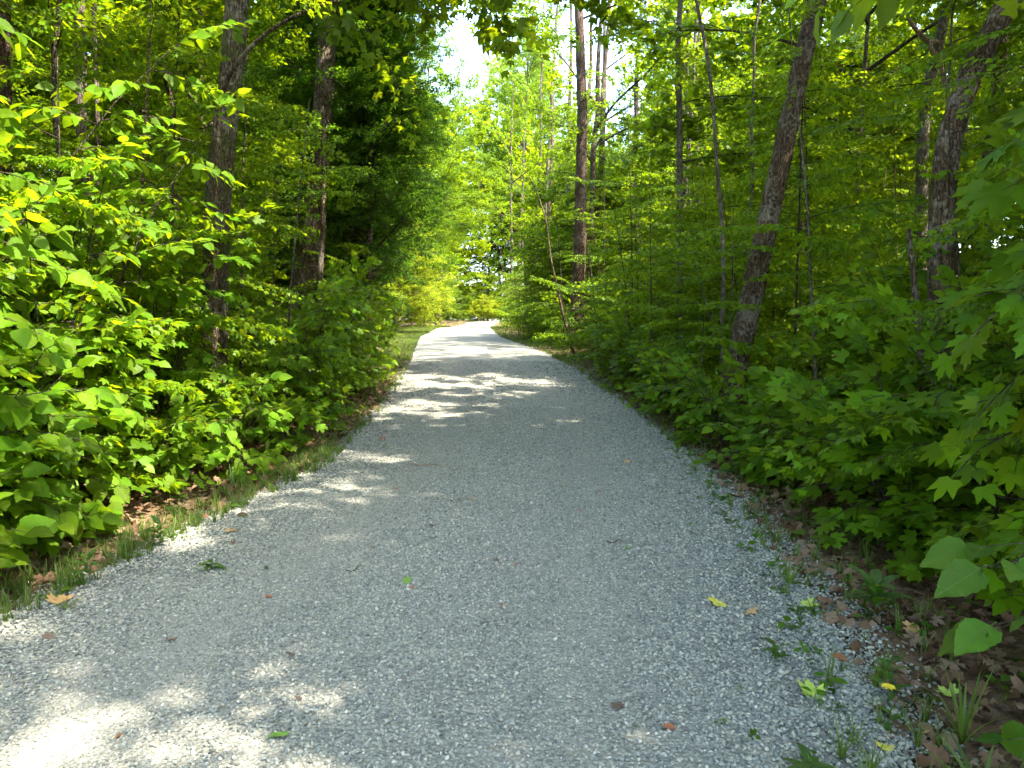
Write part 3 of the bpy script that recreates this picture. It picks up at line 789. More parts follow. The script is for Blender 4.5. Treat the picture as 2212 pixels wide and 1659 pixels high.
T3 = big_tree([(2.19, 25, .6), (2.29, 25, 3.07), (2.34, 25, 6.19), (2.37, 25, 8.5), (2.21, 25, 12.2)], .25, .2, 'bark_red',
     'tall straight reddish trunk standing alone right of the drive near the sky gap', top=19, n=30, z0=9, seed=8)
r = random.Random(33); b = np.array(T3.location)
for k in range(12):
    az_ = r.uniform(1.2, 5.2)
    if any(lit_hit(np.array([2.28 + math.cos(az_) * f, 25 + math.sin(az_) * f, 9.5 + .33 * k]), .6) for f in (.8, 2.0)): continue
    link('branch', LIB['beech', 'canopy', k % 4], T3).matrix_basis = bough_matrix(np.array([2.28, 25, 9.3 + .33 * k]) - b, az_, r.uniform(0, .5), r.uniform(-.5, .5), r.uniform(.55, .85))
T4 = big_tree([(3.05, 10.4, 0), (3.23, 10.4, .89), (3.36, 10.4, 1.62), (3.52, 10.4, 2.47), (3.68, 10.4, 3.32), (3.86, 10.4, 4.27), (4.05, 10.4, 5.27), (4.21, 10.4, 6.01)], .165, .14, 'bark_grey',
     'leaning maple trunk on the right with a long dark split down its bark', seam=4.75, top=16, n=30, z0=6.6, seed=11)
T5 = big_tree([(3.81, 6.5, 0), (3.84, 6.5, .73), (3.84, 6.5, 1.67), (3.81, 6.5, 2.37), (3.81, 6.5, 2.86), (3.82, 6.5, 3.2), (3.93, 6.5, 3.55), (4.04, 6.5, 3.89), (4.19, 6.5, 4.12), (4.35, 6.5, 4.5), (4.5, 6.5, 4.95)], .125, .1, 'bark_grey',
     'crooked grey trunk at far right that bends rightward above a kink', top=13, n=26, z0=5.4, seed=13, rough=.09)
me, Q = trunk_mesh([(-.11, -.1, 0), (-.10, -.1, .25), (-.13, -.1, .78), (-.19, -.1, 1.6), (-.4, -.2, 2.6)], .05, .02, 'bark_grey', 10, seed=2)
link('side_stem', me, T5)
for T, zs, fx in ((T1, (1.3, 2.9), .4), (T2, (1.6, 4.6), .45), (T3, (1.2, 2.2, 3.4, 5.6, 8.4, 9.4, 10.5), .7), (T4, (2.2, 5.4), .4), (T5, (.9, 1.9), .35)):
    r = random.Random(len(zs)); tr = [c for c in T.children if c.name.startswith('trunk')][0]
    co = np.empty(len(tr.data.vertices) * 3); tr.data.vertices.foreach_get('co', co); co = co.reshape(-1, 3)
    for k, z in enumerate(zs):
        m_ = co[np.abs(co[:, 2] - z) < .25].mean(0)
        link('branch', LIB['maple' if k % 2 else 'ovate', 'mid', k % 4], T).matrix_basis = bough_matrix(m_, r.uniform(-PI * .95, -.05), r.uniform(-.1, .3), r.uniform(-.4, .4), fx * r.uniform(.8, 1.2))
T8 = big_tree([(7.41, 13, .3), (7.34, 13, 1.54), (7.22, 13, 4.11), (7.21, 13, 5), (7.24, 13, 5.61), (7.3, 12.8, 6.3)], .12, .1, 'bark_pale',
     'pale sunlit trunk deep in the right woods behind the crooked grey trunk', top=15, n=12, z0=7.5, seed=17, low=5, low_z=(1, 5))
b8 = np.array(T8.location)
me, Q = trunk_mesh([np.array(p) - b8 for p in [(7.3, 12.8, 6.3), (7.2, 12.7, 6.32), (6.99, 12.6, 6.28), (7.1, 12.55, 6.03), (7.2, 12.5, 5.85), (7.24, 12.5, 5.65), (7.26, 12.5, 5.38)]], .035, .05, 'wood_bare', 8, flare=0, rough=.03)
link('broken_limb', me, T8)
me, Q = trunk_mesh([np.array(p) - b8 for p in [(7.0, 12.6, 6.28), (6.84, 12.6, 6.4), (6.64, 12.6, 6.66)]], .045, .03, 'wood_bare', 8, flare=0, rough=.03)
link('limb_stub', me, T8)

def slim_tree(pts, r0, r1, mat, label, seed, sp='maple', n=9, z0=1.0, z1=6.0, top=7.0, sc=(.9, .6), name='young_tree', group=None, cat='tree', avoid=None, ext=True, lv='mid'):
    r = random.Random(seed)
    base = np.array([pts[0][0], pts[0][1], gz(pts[0][0], pts[0][1]) - .03])
    P = [np.array(p, float) for p in pts]; P[0] = base.copy()
    if ext:
        while P[-1][2] < top: P.append(P[-1] + np.array([r.uniform(-.12, .12), r.uniform(-.12, .12), .8]))
    root = thing(name, Vector(base), label, cat, group)
    me, Q = trunk_mesh([p - base for p in P], r0, r1, mat, 8, step=.15, rough=.04, seed=seed, flare=.15)
    link('trunk', me, root)
    if n: add_boughs(root, Q + base, base, r, lib(sp, lv), n, z0, z1, sc[0], sc[1], (.0, .35), avoid or (lambda p, a, L: keep_off_road(p, a, L) or hides_trunk(p, a, L)))
    return root
slim_tree([(3.3, 11.2, .1), (3.25, 11.2, 1.45), (3.25, 11.2, 2.22), (3.21, 11.2, 3.13), (3.15, 11.2, 3.52), (3.1, 11.2, 4.01), (3.04, 11.2, 4.72), (2.96, 11.2, 5.38), (2.84, 11.2, 5.94), (2.73, 11.2, 6.35)], .035, .022, 'bark_pale', 'thin pale sapling stem curving left beside the split leaning trunk', 21, n=9, z0=1.2, z1=7, top=9)
slim_tree([(4.5, 14, .3), (4.47, 14, 2.78), (4.54, 14, 3.7), (4.58, 14, 4.37), (4.51, 14, 5.32), (4.55, 14, 6.15), (4.51, 14, 6.85)], .035, .025, 'bark_pale', 'slender whitish upright stem just left of the split leaning trunk', 22, n=8, z0=1.5, z1=9, top=10)
slim_tree([(-7.55, 13, .2), (-7.46, 13, 2.37), (-7.42, 13, 3.57), (-7.53, 13, 4.63), (-7.56, 13, 5.07), (-7.49, 13, 5.83), (-7.48, 13, 7.12)], .105, .08, 'bark_pale', 'pale sunlit trunk with a bare side stub deep in the left woods', 23, n=7, z0=1.5, z1=11, top=13, sc=(1.1, .8))
slim_tree([(-7.14, 12.5, .2), (-6.98, 12.5, 4.66), (-6.96, 12.5, 6.14), (-6.96, 12.5, 6.91)], .045, .035, 'bark_pale', 'thin pale stem right beside the pale trunk in the left woods', 24, n=6, z0=1.5, z1=9, top=10)
slim_tree([(-7.03, 10, .2), (-6.91, 10, 2.58), (-6.85, 10, 4.05)], .10, .07, 'bark_red', 'reddish brown trunk at the extreme left edge behind bright leaves', 25, n=6, z0=2.6, z1=10, top=12, sc=(1.1, .8))
slim_tree([(-4.36, 7, 0), (-4.32, 7, 1.57), (-4.29, 7, 3.11), (-4.32, 7, 3.56), (-4.28, 7, 4.14), (-4.19, 7, 4.57)], .028, .018, 'twig', 'thin dark stem among the ovate shrubs left of the mossy trunk', 26, sp='ovate', n=8, z0=1.3, z1=6, top=6.5)
slim_tree([(-3.35, 8.0, 0), (-3.24, 7.89, 1.56), (-3.11, 7.78, 3.27), (-3.02, 7.67, 3.84), (-2.91, 7.56, 4.03), (-2.75, 7.44, 4.16), (-2.5, 7.33, 4.33), (-2.3, 7.22, 4.41), (-2.03, 7.11, 4.49), (-1.67, 7.0, 4.56), (-1.2, 6.9, 4.62)], .04, .014, 'bark_maple', 'bowed maple sapling arching over the drive in front of the mossy trunk', 27, n=11, z0=2.0, z1=4.58, sc=(.62, .6), avoid=lambda p, a, L: False, ext=False)
slim_tree([(1.9, 22, .6), (1.5, 22, 2.0), (1.17, 22, 3.45), (1.03, 22, 4.61), (.75, 22, 5.42), (.5, 22, 5.9)], .04, .015, 'bark_red', 'slanting young tree leaning left over the drive before the straight reddish trunk', 28, n=14, z0=1.6, z1=5.2, sc=(1.0, .6), avoid=lambda p, a, L: False, ext=False, sp='beech')

# dense beeches crowding the left edge, their shade put into darker leaf colour
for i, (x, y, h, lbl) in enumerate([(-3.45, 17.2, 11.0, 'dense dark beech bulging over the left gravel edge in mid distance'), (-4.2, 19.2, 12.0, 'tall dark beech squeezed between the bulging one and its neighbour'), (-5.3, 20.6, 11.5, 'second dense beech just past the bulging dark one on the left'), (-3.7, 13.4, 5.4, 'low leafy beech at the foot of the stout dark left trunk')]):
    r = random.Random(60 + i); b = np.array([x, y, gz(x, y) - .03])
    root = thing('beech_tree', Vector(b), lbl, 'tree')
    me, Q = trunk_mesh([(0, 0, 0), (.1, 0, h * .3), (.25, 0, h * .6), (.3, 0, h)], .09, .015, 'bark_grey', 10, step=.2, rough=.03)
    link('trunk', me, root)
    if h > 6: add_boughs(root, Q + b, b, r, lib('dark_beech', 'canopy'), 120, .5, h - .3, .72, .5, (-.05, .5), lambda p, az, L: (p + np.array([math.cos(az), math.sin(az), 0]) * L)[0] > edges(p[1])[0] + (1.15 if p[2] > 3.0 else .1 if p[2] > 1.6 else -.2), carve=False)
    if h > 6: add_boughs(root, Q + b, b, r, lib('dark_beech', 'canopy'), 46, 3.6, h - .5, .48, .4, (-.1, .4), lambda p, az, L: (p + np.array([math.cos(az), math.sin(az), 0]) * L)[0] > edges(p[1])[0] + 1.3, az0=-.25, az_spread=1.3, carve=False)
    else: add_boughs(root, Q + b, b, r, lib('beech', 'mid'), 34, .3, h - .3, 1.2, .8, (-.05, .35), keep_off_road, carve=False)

# ---- the woods around: canopy trees, then the understory --------------------------------------
placed = [(-3.5, 8.4), (-4.7, 15.5), (2.2, 25), (3.05, 10.4), (3.8, 6.5), (7.4, 13), (-7.5, 13), (-7, 10), (-4.3, 17.2), (-5.6, 20.4)]
def free(x, y, d):
    return all((x - a) ** 2 + (y - b) ** 2 > d * d for a, b in placed)
def side_of(x, y):
    l, r = edges(y); return 'left' if x < (l + r) / 2 else 'right'
def band(y): return 'near' if y < 16 else ('middle' if y < 34 else 'far')
MARKS = [(-3.5, 8.4, 'the mossy maple trunk'), (-4.75, 15.5, 'the stout dark left trunk'), (2.2, 25, 'the straight reddish trunk'), (3.05, 10.4, 'the split leaning trunk'), (3.8, 6.5, 'the crooked grey trunk'),
         (7.4, 13, 'the right pale trunk'), (-7.5, 13, 'the left pale trunk'), (-7, 10, 'the leftmost reddish trunk'), (-4.3, 17.2, 'the bulging dark beech'), (-5.6, 20.4, 'the second dense beech'),
         (-7.2, 45, 'the yellow willow shrub'), (-7.3, 53, 'the bright green verge shrub'), (3.4, 31, 'the sky gap maple'), (1.6, 46, 'the crest maple'), (4.5, 14, 'the slender whitish stem'), (3.3, 11.2, 'the thin pale curving stem'), (-9.6, 35, 'the short yellowish verge shrub')]
USED = set()
def placed_label(kinds, x, y):
    """says which tree this is by the marked tree nearest to it"""
    ms = sorted(MARKS, key=lambda m: math.hypot(m[0] - x, m[1] - y))
    for m in ms[:5]:
        dx, dy = x - m[0], y - m[1]; d = math.hypot(dx, dy)
        far = 'just ' if d < 2.5 else ('' if d < 6 else 'well ')
        lat = abs(dx) > abs(dy) * .6; dep = abs(dy) > abs(dx) * .6
        where = ('behind' if dy > 0 else 'in front of') if dep else ''
        sidew = ('right' if dx > 0 else 'left') if lat else ''
        ph = far + (where + ' and ' + sidew + ' of' if where == 'behind' and sidew else (where + (' and ' + sidew + ' of' if sidew else '')) if where else sidew + ' of')
        ph = ph.replace('in front of and', 'in front and')
        for k in kinds:
            t = k + ' ' + ph + ' ' + m[2]
            if t not in USED: USED.add(t); return t
    return t
rc = random.Random(99)
for i, (x, y) in enumerate([(7.6, -.9), (5.2, -3.2), (9.5, -4.0)]):  # maples out of view, added to cast shade on the near drive
    b = (x, y, gz(x, y)); placed.append((x, y))
    big_tree([b, (x, y, b[2] + 3), (x - .2, y, b[2] + 6)], .14, .08, 'bark_maple', 'unseen maple added to shade the near end of the drive, %s' % ('closest', 'rearmost', 'outermost')[i], top=14.5 + i, n=40, z0=4.8, seed=640 + i, sides=8, rough=0, sc=(1.0, .6), group='unseen maples added to shade the near drive')
n_can = 0
tries = 0
while n_can < 200 and tries < 16000:
    tries += 1
    x = rc.uniform(-26, 26); y = rc.uniform(-9, 66)
    l, r = edges(y)
    if y > 12 and abs(x) > 8 + .62 * y: continue
    if y < 0 and (x < -6 or x > 20): continue
    m = 1.5 if y > 24 else 1.9
    if l - m < x < r + m: continue
    if x < l and 25 < y < 62 and x > l - 4.5: continue          # the open sunny verge
    if y > 15 and 0 < x / y < .2: continue
    if 3 < y < 16 and .3 < x / y < .85 and x < 9.5 and rc.random() < .65: continue
    if not free(x, y, 2.9): continue
    placed.append((x, y)); n_can += 1
    h = rc.uniform(13, 19); sd_ = side_of(x, y)
    dx, dy = rc.uniform(-.35, .35), rc.uniform(-.35, .35)
    sp = rc.choice(('maple', 'maple', 'beech'))
    b = (x, y, gz(x, y))
    big_tree([b, (x + dx * .3, y + dy * .3, b[2] + 3), (x + dx, y + dy, b[2] + 6)], rc.uniform(.06, .13), .05, rc.choice(('bark_maple', 'bark_grey', 'bark_pale', 'bark_pale')),
             placed_label([('tall' if h > 16 else 'shorter') + ' ' + ('maple' if sp == 'maple' else 'beech'), ('high' if h > 16 else 'mid height') + ' canopy tree', 'slim trunked tree'], x, y), top=h, n=30, sp=sp, z0=rc.uniform(3.2, 5), low=17, low_z=(.9, 9.5), seed=1000 + n_can, sides=8, rough=0, group='canopy trees of the %s woods, %s' % (sd_, band(y)), sc=(.95, .62))

placed_u = []
def free_u(x, y, d): return all((x - a) ** 2 + (y - b) ** 2 > d * d for a, b in placed_u) and free(x, y, .5)
n_und = 0; tries = 0
while n_und < 290 and tries < 20000:
    tries += 1
    y = 3 + 52 * rc.random() ** 1.25
    l, r = edges(y); off = .75 + 10 * rc.random() ** 1.7
    left = rc.random() < .47
    x = l - off if left else r + off
    if left and 19 < y < 60 and off < 4.5: continue
    if left and 10 < y <= 19 and off < 1.6: continue
    if y < 9 and off < 1.6: continue
    if abs(x) > 3 + .78 * y or math.hypot(x, y) < 4.2: continue
    if not free_u(x, y, .75 + .02 * y + .05 * off): continue
    placed_u.append((x, y)); n_und += 1
    h = rc.uniform(2.2, 7.5) if off > 1.5 else rc.uniform(1.6, 5.5)
    sp = rc.choice(('maple', 'maple', 'ovate', 'beech'))
    b = (x, y, gz(x, y)); lx, ly = rc.gauss(0, .25) + (.35 if left else -.35), rc.gauss(0, .25)
    slim_tree([b, (x + lx * .4, y + ly * .4, b[2] + h * .5), (x + lx, y + ly, b[2] + h)], .009 + .0026 * h, .005, rc.choice(('twig', 'bark_maple', 'bark_pale')), placed_label([('tall' if h > 4.5 else 'low') + {'maple': ' maple', 'ovate': ' broad-leaved', 'beech': ' beech'}[sp] + ' sapling', ('head-high' if h < 4.5 else 'overhead') + ' leafy sapling', 'flat layered young sapling', 'thin understory sapling'], x, y), 3000 + n_und, sp=sp,
              n=int(9 + h * 3.6), z0=.3, z1=h - .1, sc=(.95, .5), ext=False, name='sapling', group='saplings of the %s woods, %s' % (side_of(x, y), band(y)), lv='mid' if y < 22 else 'low', cat='sapling')

for i, (x, y, h, lbl) in enumerate([(-8.0, 30, 19, 'tall maple crown reaching in from the left just past the dark beeches'), (-9.6, 40, 22, 'tall maple behind the sunlit verge on the left'), (-9.8, 53, 24, 'tall maple rising behind the bright green shrub on the left'),
                                    (3.0, 29, 18, 'maple standing close behind the straight reddish trunk'), (3.7, 34, 21, 'tall maple farther behind the reddish trunk whose crown narrows the sky gap'), (3.4, 31, 21, 'maple crown right behind the straight reddish trunk'), (2.6, 38, 22, 'maple whose crown closes the right side of the sky gap'), (2.0, 46, 24, 'maple at the right edge near the crest of the drive'), (1.6, 55, 24, 'last maple on the right where the drive leaves view'),
                                    (-8.2, 66, 25, 'tall maple left of the drive past the crest'), (-7.4, 75, 28, 'tallest maple left of the drive end'), (.4, 67, 25, 'tall maple right of the drive past the crest'), (.9, 77, 28, 'tallest maple right of the drive end'),
                                    (4.9, 31, 20, 'slim maple right of the reddish trunk with high leaves'), (7.0, 39, 22, 'tall maple deep on the right past the reddish trunk'), (8.6, 46, 23, 'far tall maple deep in the right woods'), (3.3, 36, 23, 'maple with a full round crown between the reddish trunk and the sky gap'), (1.9, 42, 20, 'maple just right of the sky gap beyond the reddish trunk'), (-3.4, 101, 36, 'giant maple standing square behind the end of the drive'), (-9.0, 102, 36, 'giant maple behind the drive end, left one'), (2.4, 99, 34, 'giant maple behind the drive end, right one')]):
    b = (x, y, gz(x, y))
    T_ = big_tree([b, (x, y, b[2] + 3), (x + .2, y, b[2] + 6)], .16, .1, 'bark_maple', lbl, top=h, n=40 if y < 60 else 70, z0=2.2 if y < 80 else .5, low=0 if y > 60 else 10, seed=700 + i, sides=10, rough=0, sp='beech' if i % 2 else 'maple', sc=(1.05 if y < 60 else 1.3, .6))
    if x > 0 and 28 < y < 50:                # crowns lean out over the drive, towards the light
        r = random.Random(i)
        for k in range(16):
            z = 3 + (min(h, 1.6 + .33 * y) - 3) * (k + r.random()) / 16; az = PI + r.uniform(-.9, .7); p_ = np.array([x + .2, y, b[2] + z])
            q_ = p_ + np.array([math.cos(az), math.sin(az), .1]) * 3.2
            if any(lit_hit(p_ + (q_ - p_) * f, .7) for f in (.3, .7, 1.1)): continue
            if q_[0] / q_[1] < -.005 and (q_[2] - 1.6) / q_[1] > .25: continue
            link('branch', LIB['beech' if i % 2 else 'maple', 'canopy', k % 4], T_).matrix_basis = bough_matrix(p_ - np.array(b), az, r.uniform(-.15, .4), r.uniform(-.5, .5), r.uniform(.8, 1.1))

# sunlit yellow-green shrub trees on the far left verge, and the end of the view
for i, (x, y, h, w, lbl) in enumerate([(-6.9, 43, 9.0, 1.3, 'big sunlit yellow-green willow shrub on the far left verge'), (-7.3, 53, 9.5, 1.15, 'taller bright green shrub just beyond the yellow willow shrub'), (-9.6, 35, 5.5, .9, 'shorter yellowish shrub at the near end of the sunny verge'),
                                      (-6.4, 61, 10, 1.2, 'bright green roadside tree at the crest on the left'), (-3.3, 88, 3.2, .8, 'low round yellow-green bush facing the end of the drive'), (-1.4, 90, 2.8, .8, 'small round bush at the drive end, right of the other'), (-6.5, 92, 4.0, 1.1, 'dark bush left of the round bushes at the drive end'), (1.5, 86, 4.2, 1.1, 'tall bush on the right where the drive ends'), (-3.6, 97, 5.5, 1.4, 'dark evergreen bush behind the round bushes at the end')]):
    r = random.Random(400 + i); b = np.array([x, y, gz(x, y) - .03])
    root = thing('shrub', Vector(b), lbl, 'shrub')
    st = []
    for k in range(4):
        a = k * 1.6 + r.uniform(-.3, .3)
        st.append(tube_np([(0, 0, 0), (.2 * math.cos(a), .2 * math.sin(a), h * .3), (.8 * w * math.cos(a), .8 * w * math.sin(a), h * .85)], [.06, .04, .01], 6))
    V, F, U = join_np(st); link('stems', mesh_np('stems', V, F, [M['bark_pale']], U), root)
    Q = np.array([(0, 0, h * t) for t in np.linspace(0, 1, 8)]) + b
    add_boughs(root, Q, b, r, [('yellow', 'canopy', k) for k in range(3)] if i in (0, 2, 4, 5) else lib('beech', 'canopy'), int(22 + h * 4.5), .1, h - .3, w * (.9 if i in (0, 2, 4, 5) else .62), w * .35, (.1, .7), None, carve=False)
for i in range(30):
    y = rc.uniform(82, 99); x = rc.uniform(-24, 18)
    if -7 < x < 4 and y < 93: y += 9
    r = random.Random(900 + i); h = rc.uniform(2.5, 5.5); b = np.array([x, y, gz(x, y) - .05])
    root = thing('bush', Vector(b), ('taller' if h > 4 else 'lower') + ' leafy bush in the far thicket ' + ('left of' if x < -8 else 'right of' if x > 2 else 'straight behind') + ' the drive end', 'bush', 'bushes of the far thicket')
    V, F, U = tube_np([(0, 0, 0), (.1, 0, h * .5), (0, 0, h * .9)], [.06, .04, .01], 5); link('stem', mesh_np('stem', V, F, [M['bark_maple']], U), root)
    add_boughs(root, np.array([(0, 0, h * t) for t in np.linspace(0, 1, 6)]) + b, b, r, lib(rc.choice(('beech', 'maple')), 'canopy'), 20, .05, h * .8, .75, .45, (-.05, .6), None, carve=False)
for i in range(46):
    a = rc.uniform(-1, 1); y = rc.uniform(84, 118); x = -4 + a * (60 if i > 14 else 16)
    if y < 96 and -7 < x < 14: y += 12
    h = rc.uniform(19, 26); b = (x, y, gz(x, y))
    big_tree([b, (x, y, b[2] + 4), (x + rc.gauss(0, .4), y, b[2] + 8)], .2, .1, 'bark_maple', 'far ' + ('maple' if i % 2 else 'beech') + ' in the green wall that closes the view ' + ('left of' if x < -14 else 'right of' if x > 6 else 'straight behind') + ' the drive end', top=h, n=46, z0=1.0, sp='maple' if i % 2 else 'beech', seed=5000 + i, sides=6, rough=0, group='far trees closing the view', avoid=lambda p, a, L: False, sc=(1.5, .7))



# ------------------------------------------------------------------ shrubs and low branches by the drive, leaf by leaf
LEAF = {}
for sp_ in ('ovate', 'maple', 'beech'):
    nm = {'ovate': 'ovate_near', 'maple': 'maple_near', 'beech': 'ovate_near'}[sp_]
    LEAF[sp_] = [mesh_np('leaf', V, F, [M[nm]], U, smooth=True) for V, F, U in TEMPL[sp_][2]]
LEAF['hazel'] = [mesh_np('leaf', V, F, [M['hazel']], U, smooth=True) for V, F, U in TEMPL['ovate'][2]]
EYEP = np.array([0, 0, EYE])
def rotate_frames(t, f, Mx, p):
    return [(q @ Mx.T + p, rd) for q, rd in t], [(a[0] @ Mx.T + p, Mx @ a[1], Mx @ a[2], a[3]) for a in f]
def shrub(x, y, h, label, seed, sp='ovate', size=.11, nst=5, spread=.55, toward=None, sprayL=(.35, .75), bark='twig', name='shrub', cat='shrub', sprays=(), z0=.12, gap=None, keep=300, group=None, dens=1.0, tilt=.7, dr=(.1, .9), big=1.25, lean=.0, keep_road=True, face=None, leafset=None):
    r = random.Random(seed)
    base = np.array([x, y, gz(x, y) - .02]); tubes, fr = [], []
    size = size * big; gap = gap or size * (.55 if sp == 'ovate' else .85 if sp == 'maple' else .5)
    def add_spray(p, d, L, drp=.25, sz=size):
        t, f = spray(r, L, sp, sz, gap, twig_gap=.15, width=.55, droop=drp, tilt=tilt, dr=dr)
        az = math.atan2(d[1], d[0]); el = math.atan2(d[2], math.hypot(d[0], d[1]))
        Mx = np.array(Matrix.Rotation(az, 3, 'Z') @ Matrix.Rotation(-el, 3, 'Y') @ Matrix.Rotation(r.uniform(-.35, .35), 3, 'X'))
        t, f = rotate_frames(t, f, Mx, p); tubes.extend(t)
        if face is not None: f = [(q[0], q[1], q[2] + np.array(face) * r.uniform(.3, 1.3), q[3]) for q in f]
        fr.extend(f)
    for i in range(nst):
        a = (toward + r.gauss(0, .9)) if toward is not None and r.random() < .65 else r.uniform(0, 6.28)
        hh = h * r.uniform(.6, 1.0); out = spread * hh * r.uniform(.35, 1.0)
        n = 9; P = np.array([[out * math.cos(a) * (k / (n - 1)) ** 1.5 + r.gauss(0, .012), out * math.sin(a) * (k / (n - 1)) ** 1.5 + r.gauss(0, .012), hh * (k / (n - 1)) ** .85] for k in range(n)])
        P[0] = (r.uniform(-.08, .08), r.uniform(-.08, .08), 0)
        tubes.append((P, np.linspace(.006 + .0045 * hh, .003, n)))
        m = int(max(4, hh * 5.2 * dens)); sa = r.uniform(0, 6.28)
        for k in range(m):
            s_ = (z0 + (1 - z0) * (k + r.random()) / m) * (n - 1); j = min(n - 2, int(s_)); p = P[j] + (P[j + 1] - P[j]) * (s_ - j)
            sa += 2.4 + r.uniform(-.5, .5)
            d = np.array([math.cos(sa), math.sin(sa), r.uniform(-.1, .5)])
            add_spray(p, d, r.uniform(*sprayL) * (1.15 - .4 * s_ / (n - 1)))
        add_spray(P[-1], P[-1] - P[-2], r.uniform(*sprayL) * .7)
    for st, en, sz in sprays:                                    # limbs that reach out over the margin
        st = np.array(st) - base; en = np.array(en) - base
        add_spray(st, en - st, float(np.linalg.norm(en - st)), .12, sz)
        tubes.append((np.array([[0, 0, .05], st * .5 + np.array([0, 0, .2]), st]), np.array([.016, .011, .007])))
    if keep_road:
        w = np.array([f[0] for f in fr]) + base; l, rr = edges(w[:, 1])
        ok = ((w[:, 0] < l + .05) | (w[:, 0] > rr - .05) | (w[:, 2] > 3)) & (w[:, 2] > ground_arr(w[:, 0], w[:, 1]) + .06)
        fr = [f for f, o in zip(fr, ok) if o]
    root = thing(name, Vector(base), label, cat, group)
    V, F, U = tubes_np(tubes, 5); link('stems', mesh_np('stems', V, F, [M[bark]], U, smooth=True), root)
    dist = np.array([np.linalg.norm(f[0] + base - EYEP) for f in fr]); order = np.argsort(dist)
    for k in order[:keep]:
        P, X_, D, Z_, s_ = frames_to_mats([fr[k]])
        m4 = Matrix.Identity(4)
        for c, v in ((0, X_[0]), (1, D[0]), (2, Z_[0])):
            for q in range(3): m4[q][c] = v[q] * s_[0]
        for q in range(3): m4[q][3] = P[0][q]
        link('leaf', LEAF[leafset or sp][k % len(LEAF[sp])], root, mat=m4)
    rest = [fr[k] for k in order[keep:]]
    if rest:
        V, F, U = leaves_np(rest, TEMPL[sp][1]); kind(link('foliage', mesh_np('foliage', V, F, [M[sp]], U), root), 'stuff')
    return len(fr)
NL = []
RT, LT = PI, 0.0                       # towards the drive from the right, from the left
